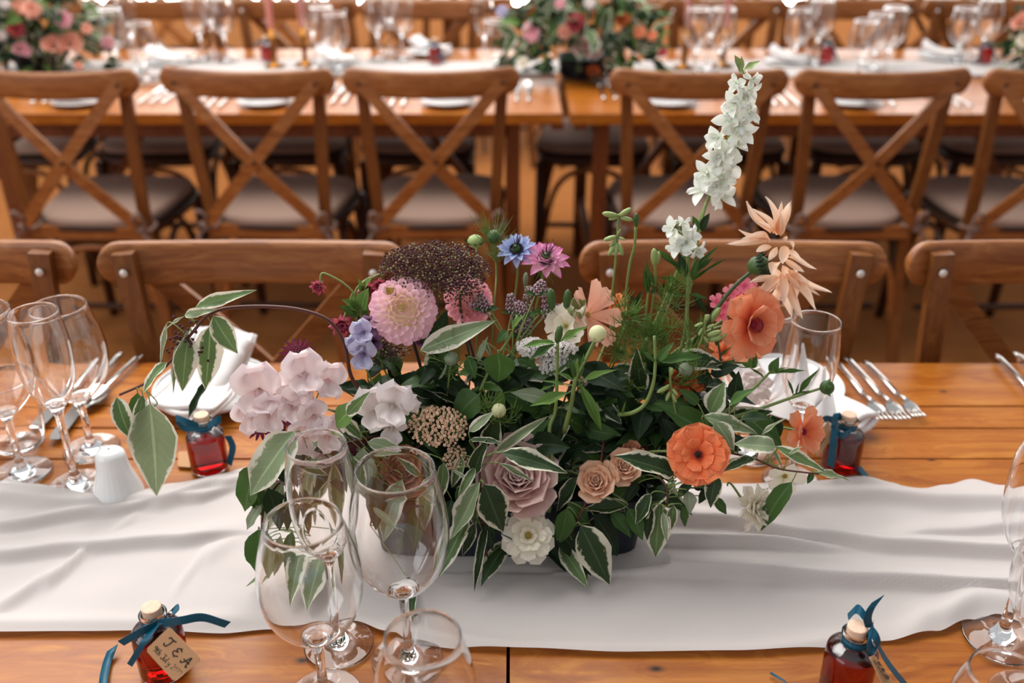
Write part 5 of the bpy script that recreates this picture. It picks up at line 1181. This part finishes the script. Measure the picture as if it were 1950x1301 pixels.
# astrantias, aquilegias
for (px, py, rp, ax, lb) in [(568, 678, 34, (-.15, .45), 'astrantia pincushion above the blush sweet peas'), (497, 806, 34, (-.05, -.75), 'plum astrantia hanging below the left sweet pea bloom'), (550, 815, 30, (.1, -.6), 'plum astrantia hanging between the sweet pea blooms'), (684, 858, 30, (.25, .2), 'plum astrantia beside the flute rim'), (640, 850, 22, (-.1, .2), 'small plum astrantia behind the flute rim')]:
    f_astrantia('astrantia', lb, px, py, .845, rp, ax, INS(-.11, .87))
for (px, py, rp, ax, lb, y_) in [(607, 545, 20, (-.35, -.55), 'nodding pink and white columbine bloom, leftmost and highest', .90), (652, 618, 30, (-.1, -.5), 'double dusky pink columbine bloom left of the dahlia', .89), (700, 552, 24, (.05, -.4), 'dusky pink columbine bloom touching the dahlia', .91), (722, 542, 18, (.1, -.4), 'small pink columbine bloom behind the dahlia top', .92), (680, 590, 22, (0, -.2), 'crimson pink columbine bloom between its green leaves', .91)]:
    c = Q(px, py, y_); A = cam_axis(px, py, y_, *ax); t_ = thing('columbine', lb, 'flower', INS(-.10, .89)); top = c-A*rp*dep(px, py, y_)*.8
    stem_part(t_, [c-A*.004, top+V((.004, 0, .010)), Q(675, 560, .91), Q(690, 640, .90), INS(-.10, .89)], .0011, 'stem')
    H = hf(c-A*rp*dep(px, py, y_)*.6, A); R = rp*dep(px, py, y_)
    for li, (n, tl, lf_) in enumerate([(8, 48, 1.2), (8, 62, 1.15), (7, 76, 1.05)]):
        for i in range(n): petal(t_, H, pet('ruff', i % 3, 'p_aqui' if li != 1 else 'p_red'), 2*pi*(i+.5*li)/n, radians(tl), R*lf_, R*.5, R*.06)
    obj('calyx', MB().ball((0, 0, -R*.06), R*.24, 8, 5).mesh('calyx', MT['bud_dark']), t_, H)
branch('columbine_leaves', 'soft green columbine leaves between the dusky pink blooms', [(700, 660, .90), (688, 600, .905), (682, 560, .91), (694, 535, .91)], .905, [(684, 590, 650, 570, .5, 'bright'), (688, 590, 702, 548, .5, 'bright'), (680, 600, 645, 582, .4, 'green'), (690, 600, 668, 562, .5, 'bright'), (686, 620, 700, 580, .6, 'green'), (692, 560, 682, 530, .4, 'bright'), (694, 556, 706, 528, .3, 'bright')], stem='stem')
# nigella
def nigella(name, label, px, py, y, rp, ax, mat, layers=2, pod=True):
    c = Q(px, py, y); R = rp*dep(px, py, y); A = cam_axis(px, py, y, *ax); ins = INS((px-1030)/2000, .89); t_ = flower_thing(name, label, c, ins, A, .0012); H = hf(c, A)
    for li in range(layers):
        for i in range(10): petal(t_, H, pet('point', i % 3, mat), 2*pi*(i+.5*li)/10, radians(6+18*li+RND.uniform(-6, 6)), R*(1-.12*li), R*.42, R*.08)
    if pod:
        obj('pod', MB().ball((0, 0, R*.25), R*.20, 10, 6, sc=(1, 1, 1.5)).mesh('pod', MT['bud_dark']), t_, H)
        b = MB(); threads(b, V((0, 0, R*.35)), (0, 0, 1), R*.62, 12, .0005, .9, False); obj('styles', b.mesh('styles', MT['maroon_stem']), t_, H, kind='stuff')
        b = MB()
        for i in range(26):
            a = i*GA; b.tube([(0, 0, R*.1), (cos(a)*R*.3, sin(a)*R*.3, R*.25)], .0005, 3); b.ball((cos(a)*R*.32, sin(a)*R*.32, R*.27), .0011, 5, 3)
        obj('stamens', b.mesh('stamens', MT['d_dark']), t_, H, kind='stuff')
    b = MB(); threads(b, V((0, 0, -R*.05)), (0, 0, -1), R*.8, 14, .0003, 1.7); obj('bracts', b.mesh('bracts', MT['thread']), t_, H, kind='stuff'); return t_
nigella('nigella', 'pale blue love in a mist flower at the top centre', 984, 480, .95, 38, (-.1, .75), 'p_blue')
nigella('nigella', 'white flower with magenta tips beside the blue one at the top centre', 1038, 500, .94, 47, (.15, .9), 'p_magenta', 4)
c = Q(940, 452, .97); t_ = thing('nigella_bud', 'green love in a mist bud in a feathery net, left of the blue flower', 'flower bud', INS(-.03, .9)); stem_part(t_, [c, Q(945, 520, .95), Q(940, 600, .92), INS(-.03, .9)], .0012)
wpart('bud', MB().ball(c, .008, 10, 6), MT['bud_dark'], t_)
b = MB(); threads(b, c-V((0, 0, .006)), (0, 0, 1), .034, 22, .0003, 1.4); threads(b, Q(945, 500, .955), (0, 0, 1), .03, 14, .0003, 1.3); wpart('feathery_bracts', b, MT['thread'], t_, kind='stuff')
c = Q(905, 460, .96); t_ = thing('scabious_bud', 'round yellow green bud just above the chocolate lace flower', 'flower bud', INS(-.04, .9)); stem_part(t_, [c, Q(908, 520, .94), INS(-.04, .9)], .0012)
wpart('bud', MB().ball(c, .0085, 12, 7, sc=(1, 1, .85)), MT['bud_green'], t_)
for i in range(8): petal(t_, hf(c-V((0, 0, .006)), (0, 0, 1)), pet('point', i % 3, 'dark'), i*pi/4, radians(35), .012, .005, .003)
for (px, py, y_, lb, n_) in [(1282, 560, .92, 'feathery green love in a mist foliage around the larkspur stem', 3), (1195, 610, .91, 'feathery green foliage right of the peach cosmos', 4), (1185, 660, .90, 'feathery green foliage above the dark centre', 3), (1250, 640, .90, 'dense feathery green foliage in the right middle', 5), (1305, 700, .86, 'feathery bud and threads over the rust flower', 2), (860, 680, .86, 'small feathery bud under the chocolate lace flower', 2), (950, 778, .83, 'little striped bud in green threads above the rose', 2), (1325, 640, .9, 'feathery threads beside the right green stems', 2), (1220, 700, .88, 'feathery threads above the bare curved stem', 3)]:
    t_ = thing('feathery_foliage', lb, 'foliage', INS((px-1030)/2200, .89)); q0 = Q(px, py, y_); stem_part(t_, [q0, q0.lerp(INS((px-1030)/2200, .89), .5)+V((0, 0, .01)), INS((px-1030)/2200, .89)], .0012)
    b = MB()
    for k in range(n_*2): threads(b, q0+V((RND.uniform(-.012, .012), RND.uniform(-.008, .008), RND.uniform(-.02, .012))), (RND.uniform(-.4, .4), -.3, 1), .022, 12, .00035, 1.5)
    wpart('threads', b, MT['thread'], t_, kind='stuff')
    if 'bud' in lb: wpart('bud', MB().ball(q0+V((0, -.004, .0)), .0075, 12, 7), MT['grey_leaf'] if 'striped' not in lb else MT['p_ivory'], t_)
# mint and veronica spikes
SPK = [((925, 590), (912, 560), 'left'), ((930, 588), (895, 580), 'lowest left'), ((975, 595), (972, 560), 'small'), ((1000, 610), (1008, 545), 'tallest'), ((998, 600), (985, 575), 'thin'), ((1030, 596), (1072, 585), 'leaning right'), ((1000, 625), (975, 600), 'pale'), ((1045, 590), (1040, 550), 'right'), ((990, 640), (1012, 612), 'low'), ((1020, 560), (1035, 535), 'upper')]
for k, ((bx_, by_), (tx, ty), nm_) in enumerate(SPK):
    B, T = Q(bx_, by_, .90+.004*(k % 4)), Q(tx, ty, .905+.004*(k % 4)); ins = INS(-.01, .89)
    t_ = thing('mint_flower_spike', 'mauve mint flower spike, '+nm_+' one below the blue and magenta flowers', 'flower', ins, group='mauve mint flower spikes'); stem_part(t_, [T, B, Q(975, 690, .88), ins], .0010)
    b = MB(); n = 90
    for i in range(n):
        q = (i+.5)/n; p_ = B.lerp(T, q); rr = .0052*(1-q)**.35+.001; a = i*GA; R3 = frame(T-B)
        b.ball(p_+R3 @ V((cos(a)*rr, sin(a)*rr, 0)), RND.uniform(.0009, .0015), 5, 3, 0 if i % 3 else 1)
    wpart('florets', b, [MT['d_mauve'], MT['d_plum']], t_, kind='stuff')
    for s_ in (-1, 1): leaf(t_, B, B+V((s_*.012, -.006, .003)), .5, 'green')
b = MB()
# larkspurs
def larkspur(label, path, n, ins, rp, y):
    pts = smooth_path([Q(px, py, y) for px, py in path], 8); t_ = thing('larkspur', label, 'flower', ins); stem_part(t_, [pts[0], pts[len(pts)//2], pts[-1]]+[pts[-1].lerp(ins, .5)+V((.004, 0, 0)), ins], .0011, 'stem', taper=2.2)
    for i in range(n):
        q = i/max(1, n-1); p_ = pts[int(q*(len(pts)-1))]; az = i*GA+.6; out = V((cos(az), -abs(sin(az))*.9-.15, .15)).normalized()
        R = rp*dep(1380, 250, y)*(.62+.38*min(1, q*2.5)); c = p_+out*R*.55; A = (out+(CAM-c).normalized()*.7).normalized(); H = hf(c, A, RND.uniform(0, 6))
        sp = MB().tube([(0, 0, 0), (0, R*.2, -R*.45), (0, R*.75, -R*.85)], [R*.10, R*.07, R*.03], 6); fl_ = obj('floret', sp.mesh('floret', MT['p_larkspur']), t_, H)
        for k in range(5): petal(fl_, H, pet('wavy' if k % 2 else 'point', (k+i) % 3, 'p_larkspur', 6, 7), 2*pi*k/5+RND.uniform(-.2, .2), radians(RND.uniform(-5, 50)), R*RND.uniform(.75, 1.1), R*RND.uniform(.5, .75), R*.05, 0, RND.uniform(-.4, .4))
        for k in range(2): petal(fl_, H, pet('wavy', k, 'p_larkspur', 8, 7), k*.7-.35, radians(62), R*.42, R*.36, 0)
        wpart('pedicel', MB().tube([p_, c], .0006, 5), MT['stem'], t_)
    return t_
lk = larkspur('tall white larkspur spire rising high above the arrangement at the right', [(1420, 150), (1408, 195), (1395, 240), (1378, 290), (1360, 335), (1350, 375)], 19, INS(.10, .92), 36, .98)
for (bx_, by_, tx, ty, wf) in [(1412, 135, 1398, 104, .4), (1412, 135, 1412, 106, .35), (1416, 134, 1448, 116, .38), (1410, 140, 1404, 112, .3)]:
    leaf(lk, Q(bx_, by_, .98), Q(tx, ty, .98), wf, 'bud_green', 0, 'lance', name='bud')
wpart('tip_stem', MB().tube([Q(1420, 152, .98), Q(1413, 132, .98)], .001, 6), MT['stem'], lk)
larkspur('short white larkspur with a few blooms left of the tall spire', [(1290, 425), (1300, 455), (1306, 478)], 6, INS(.09, .91), 32, .95)
branch('larkspur_foliage', 'green larkspur stems with narrow leaves under the white spires', [(1190, 790, .88), (1290, 680, .90), (1312, 560, .93), (1330, 450, .96), (1345, 385, .975)], .94, [
    (1312, 520, 1268, 490, .16, 'green', 0, 0, 0, 'lance'), (1300, 525, 1242, 470, .14, 'green', 0, 0, 0, 'lance'), (1320, 520, 1370, 468, .14, 'green', 0, 0, 0, 'lance'), (1320, 525, 1362, 488, .16, 'green', 0, 0, 0, 'lance'), (1305, 530, 1290, 478, .3, 'dark', 0, 0, 0, 'lance'), (1318, 535, 1330, 490, .3, 'green', 0, 0, 0, 'lance'), (1300, 540, 1250, 528, .2, 'green', 0, 0, 0, 'lance'), (1330, 440, 1318, 410, .4, 'green', 0, 0, 0, 'lance'), (1335, 440, 1352, 405, .4, 'dark', 0, 0, 0, 'lance'), (1318, 560, 1345, 600, .25, 'dark', 0, 0, 0, 'lance'), (1320, 535, 1385, 492, .08, 'green', 0, 0, 0, 'lance')], stem='stem', r=.0024)
branch('larkspur_foliage', 'second green stem beside the larkspur, thicker and paler', [(1180, 795, .87), (1300, 680, .89), (1308, 600, .92), (1310, 500, .94), (1306, 480, .95)], .93, [(1310, 560, 1348, 570, .2, 'green', 0, 0, 0, 'lance'), (1308, 565, 1275, 560, .2, 'green', 0, 0, 0, 'lance')], stem='stem', r=.0026)
# larkspur bud stems
def budstem(label, pts, buds, y, mat='bud_green', r=.0014, bl_=.013):
    ps = [Q(px, py, y) for px, py in pts]; t_ = thing('budding_sprig', label, 'flower bud', ps[-1]); stem_part(t_, ps, r, 'stem')
    for (px, py, tx, ty) in buds:
        B, T = Q(px, py, y), Q(tx, ty, y-.003); R, L = basis(B, T); obj('bud', MB().ball((0, .5, 0), .5, 8, 6, sc=(.30, 1, .30)).mesh('bud', MT[mat]), t_, Matrix.Translation(B) @ R.to_4x4() @ Matrix.Diagonal((L*1.15, L, L*1.15, 1)))
    return t_
budstem('pale green larkspur buds at the upper left of the tall stems', [(1178, 408), (1176, 450), (1172, 500), (1165, 590), (1180, 680), (1195, 780)], [(1178, 412, 1146, 406), (1178, 414, 1158, 418), (1178, 412, 1203, 396), (1180, 414, 1206, 420), (1176, 450, 1148, 458), (1178, 452, 1192, 458), (1175, 455, 1160, 470), (1176, 460, 1172, 490), (1178, 462, 1186, 488), (1174, 462, 1158, 488), (1176, 448, 1182, 436)], .94)
budstem('dark pointed bud on a bare stem beside the pale larkspur buds', [(1211, 432), (1208, 470), (1200, 500), (1192, 560), (1188, 640), (1200, 760)], [(1211, 434, 1212, 405)], .945, 'bud_dark', .0016)
budstem('round striped green bud on the green stem at the upper middle', [(1247, 505), (1248, 540), (1240, 600), (1230, 680), (1215, 780)], [(1247, 508, 1245, 472), (1250, 505, 1255, 478)], .93, 'bud_green')
budstem('pale green buds drooping over the rust flower', [(1276, 700), (1278, 740), (1290, 800)], [(1276, 735, 1250, 748), (1276, 732, 1262, 742), (1280, 740, 1292, 755), (1276, 745, 1268, 765), (1280, 748, 1288, 768), (1278, 716, 1280, 700)], .84)
budstem('pale round buds below the pink phlox', [(1345, 600), (1335, 650), (1300, 720)], [(1340, 615, 1322, 622), (1345, 612, 1350, 598), (1338, 625, 1330, 640), (1345, 625, 1362, 618), (1340, 640, 1350, 655), (1345, 640, 1375, 630), (1350, 650, 1385, 636)], .88)
budstem('two narrow upright green buds in the middle of the stems', [(1050, 590), (1055, 640), (1060, 700)], [(1052, 592, 1048, 548), (1078, 590, 1082, 550)], .90, 'bud_dark')
budstem('veined pale green bud behind the magenta tipped flower', [(1000, 540), (1003, 590), (1000, 680)], [(1000, 545, 1002, 518)], .925, 'grey_leaf')
budstem('plump green bud with dark stripes below the phlox', [(1358, 610), (1352, 640), (1320, 720)], [(1352, 615, 1372, 585)], .915, 'bud_green')
bd = budstem('round white ranunculus bud on a thick green stem right of centre', [(1136, 640), (1130, 660), (1115, 690)], [(1060, 655, 1068, 618)], .832, 'bud_dark')
wpart('white_bud', MB().ball(Q(1138, 636, .83), 17*dep(1138, 636, .83), 14, 9), MT['p_ivory'], bd)
for i in range(5): petal(bd, hf(Q(1138, 636, .83)-V((0, 0, .008)), (.1, -.2, 1)), pet('point', i % 3, 'bright'), i*1.26, radians(55), .010, .006, .003)
branch('bud_branch', 'thick green stem ending in a round bud in front of the right champagne flute', [(1345, 810, .85), (1420, 788, .86), (1500, 760, .87), (1562, 740, .88)], .87, [(1510, 752, 1498, 720, .14, 'green', 0, 0, 0, 'lance'), (1515, 752, 1522, 728, .14, 'green', 0, 0, 0, 'lance'), (1520, 752, 1561, 702, .16, 'green', 0, 0, 0, 'lance'), (1540, 746, 1500, 760, .2, 'green', 0, 0, 0, 'lance')], stem='stem', r=.0024)
bt = Q(1575, 738, .88); t_ = thing('round_bud', 'round dark green bud at the right tip of the thick stem', 'flower bud', bt); wpart('bud', MB().ball(bt, .0078, 14, 8), MT['bud_dark'], t_)
for i in range(6): petal(t_, hf(bt-V((.007, 0, 0)), (1, -.2, .1)), pet('point', i % 3, 'green'), i*pi/3, radians(50), .013, .008, .003)
branch('bud_branch', 'green side stem with a pointed bud and narrow leaves behind the glasses', [(1345, 812, .85), (1400, 770, .865), (1440, 735, .88), (1470, 705, .89)], .88, [(1468, 712, 1484, 680, .55, 'green', 0, 0, 0), (1462, 712, 1538, 706, .12, 'green', 0, 0, 0, 'lance'), (1455, 720, 1425, 700, .14, 'green', 0, 0, 0, 'lance'), (1460, 714, 1500, 700, .2, 'bright', 0, 0, 0, 'lance')], stem='stem', r=.0022)
branch('narrow_leaf_sprig', 'narrow dark green leaves around the right side stems', [(1330, 780, .87), (1360, 730, .88), (1372, 690, .89), (1365, 640, .90)], .885, [(1375, 690, 1425, 692, .16, 'green', 0, 0, 0, 'lance'), (1370, 695, 1340, 670, .16, 'green', 0, 0, 0, 'lance'), (1380, 695, 1405, 735, .16, 'dark', 0, 0, 0, 'lance'), (1365, 660, 1350, 630, .16, 'green', 0, 0, 0, 'lance'), (1370, 680, 1395, 660, .16, 'green', 0, 0, 0, 'lance'), (1425, 700, 1440, 672, .9, 'green', 0, 0, 0), (1420, 700, 1428, 676, .8, 'bright', 0, 0, 0)], stem='stem_dark')
branch('narrow_leaf_sprig', 'slim upright stems with narrow leaves between the cosmos and the larkspur', [(1215, 780, .88), (1222, 690, .90), (1230, 600, .92), (1236, 540, .93)], .92, [(1232, 560, 1226, 505, .16, 'green', 0, 0, 0, 'lance'), (1236, 560, 1232, 490, .12, 'green', 0, 0, 0, 'lance'), (1240, 560, 1250, 545, .4, 'dark', 0, 0, 0, 'lance'), (1245, 545, 1238, 515, .2, 'green', 0, 0, 0, 'lance'), (1212, 588, 1200, 560, .3, 'dark', 0, 0, 0), (1212, 585, 1222, 552, .3, 'dark', 0, 0, 0)], stem='stem', r=.0018)
c = Q(350, 648, .84); t_ = thing('seed_head', 'dark purple seed head tucked behind the left hanging leaves', 'seed head', c)
wpart('seeds', dots(MB(), [c+V((RND.gauss(0, .008), RND.gauss(0, .004), RND.gauss(0, .012))) for _ in range(60)], .0017, 0), MT['d_choc'], t_, kind='stuff'); stem_part(t_, [c, Q(366, 632, .84)], .0008, 'stem')
tag(leaf(None, Q(397, 726, .97), Q(358, 800, .95), .22, 'dark', .2, name='fallen_leaf'), 'single dark green leaf in front of the white napkin at the left', 'leaf')

# ------------------------------------------------------------ blurred arrangements on the far tables
rg = random.Random(5)
def far_arrangement(place, cx, cy_px, halfw, top_px, Y, blooms):
    dd = Y*cos(PITCH)+.55*sin(PITCH); X = (cx-975)/F_PX*dd; base = V((X, Y, TABLE+.012))
    b = MB().lathe([(.0001, 0), (.070, 0), (.078, .055), (.080, .056), (.077, .056), (.068, .006), (.0001, .006)], 28)
    tb = obj('flower_bowl', b.mesh('flower_bowl', MT['navy']), None, Matrix.Translation(base)); tag(tb, 'blurred dark bowl under the '+place+' far flower arrangement', 'container')
    hw = halfw*dd/F_PX
    for k in range(12):
        col_, row_ = k % 4, k//4; ins = base+V((0, 0, .05))
        lb = 'blurred leafy sprig, '+('top', 'middle', 'bottom')[row_]+' row '+('far left', 'centre left', 'centre right', 'far right')[col_]+', of the '+place+' arrangement'
        t_ = thing('leafy_sprig', lb, 'foliage', ins, group='blurred leafy sprigs in the '+place+' far arrangement')
        for j in range(28):
            zz = (.235, .15, .065)[row_]+rg.uniform(-.055, .045); fx = (-.75, -.25, .25, .75)[col_]+rg.uniform(-.3, .3)
            fx *= (.72, .95, 1.0)[row_]; ry = sqrt(max(.05, 1-fx*fx*.8)); q = base+V((fx*hw, rg.uniform(-1, .6)*hw*.55*ry, zz)); d = V((fx*.8+rg.uniform(-.5, .5), rg.uniform(-1, .2), rg.uniform(-.8, .7))).normalized()
            e = q+d*rg.uniform(.045, .085); e.z = max(e.z, TABLE+.02)
            leaf(t_, q, e, rg.uniform(.3, .5), rg.choice(['var', 'green', 'var_pale', 'dark', 'dark', 'var_dark', 'bright', 'dark']), rg.uniform(-.8, .8))
        stem_part(t_, [base+V((0, 0, .06)), q], .0015, 'stem_dark')
    for k, (px, py, rp, mat, kind, lb) in enumerate(blooms):
        yy = Y-.10-rg.uniform(0, .03); ins = base+V((0, 0, .06))
        if kind == 'rose': f_rose('garden_rose', lb, px, py, yy, rp, (rg.uniform(-.2, .2), .3), mat, ins, 18)
        else: f_open('blurred_flower', lb, px, py, yy, rp, (rg.uniform(-.3, .3), .3), mat, ins, [(8, 8, 1.0), (7, 34, .8), (6, 60, .6)], 'ruff', .7, 'd_dark', .10, stamens=False)
F2 = 'blurred %s in the middle far arrangement'
far_arrangement('middle', 1112, 90, 138, -20, 3.06, [
    (1012, 62, 20, 'p_dahlia2', 'open', F2 % 'pink flower at the left'), (1118, 88, 28, 'p_rose', 'rose', F2 % 'large dusky pink rose'), (1096, 45, 20, 'p_red', 'open', F2 % 'dark red flower'), (1075, 62, 16, 'p_peach', 'open', F2 % 'peach flower beside the dark red one'), (1186, 38, 15, 'p_rust', 'open', F2 % 'orange flower near the top right'),
    (1218, 62, 14, 'p_apricot', 'open', F2 % 'apricot flower at the right'), (1242, 68, 11, 'p_apricot', 'open', F2 % 'small apricot flower at the right end'), (1130, 138, 15, 'p_rust', 'open', F2 % 'rust flower low at the front'), (996, 118, 12, 'p_ivory', 'open', F2 % 'white flower low at the left'), (956, 22, 12, 'p_lilac', 'open', F2 % 'lilac flower at the top left'), (1066, 8, 11, 'p_dahlia2', 'open', F2 % 'pink flower at the top'), (1122, 6, 12, 'p_white', 'open', F2 % 'white flower at the top'), (1262, 100, 10, 'p_red', 'open', F2 % 'dark red flower at the right end'), (1160, 120, 12, 'p_brown', 'open', F2 % 'brown flower low right')])
F1 = 'blurred %s in the left far arrangement'
far_arrangement('left', 62, 80, 130, -20, 3.12, [
    (120, 38, 18, 'p_dahlia2', 'open', F1 % 'pink flower at the top right'), (100, 82, 22, 'p_peach', 'rose', F1 % 'peach rose left of the pair'), (132, 78, 22, 'p_peach', 'rose', F1 % 'peach rose right of the pair'), (40, 92, 16, 'p_dahlia2', 'rose', F1 % 'round pink rose low at the left'), (30, 55, 18, 'p_red', 'open', F1 % 'dark red flower'), (60, 18, 20, 'p_peach', 'open', F1 % 'peach flower at the top'), (38, 14, 18, 'p_peach', 'open', F1 % 'peach flower at the top left'), (165, 55, 12, 'p_peach', 'open', F1 % 'small peach flower at the right'), (205, 82, 14, 'p_dahlia2', 'open', F1 % 'pink flower trailing right'), (4, 68, 10, 'p_white', 'open', F1 % 'white flower at the left edge'), (8, 8, 12, 'p_white', 'open', F1 % 'white flower at the top corner'), (150, 125, 10, 'p_peach', 'open', F1 % 'small peach flower low right')])
F3 = 'blurred %s in the right edge arrangement'
far_arrangement('right edge', 2035, 60, 100, -20, 3.12, [(1946, 40, 20, 'p_peach', 'rose', F3 % 'peach rose'), (1950, 78, 16, 'p_ivory', 'open', F3 % 'ivory flower'), (1990, 60, 20, 'p_rose', 'rose', F3 % 'dusky rose beyond the edge')])
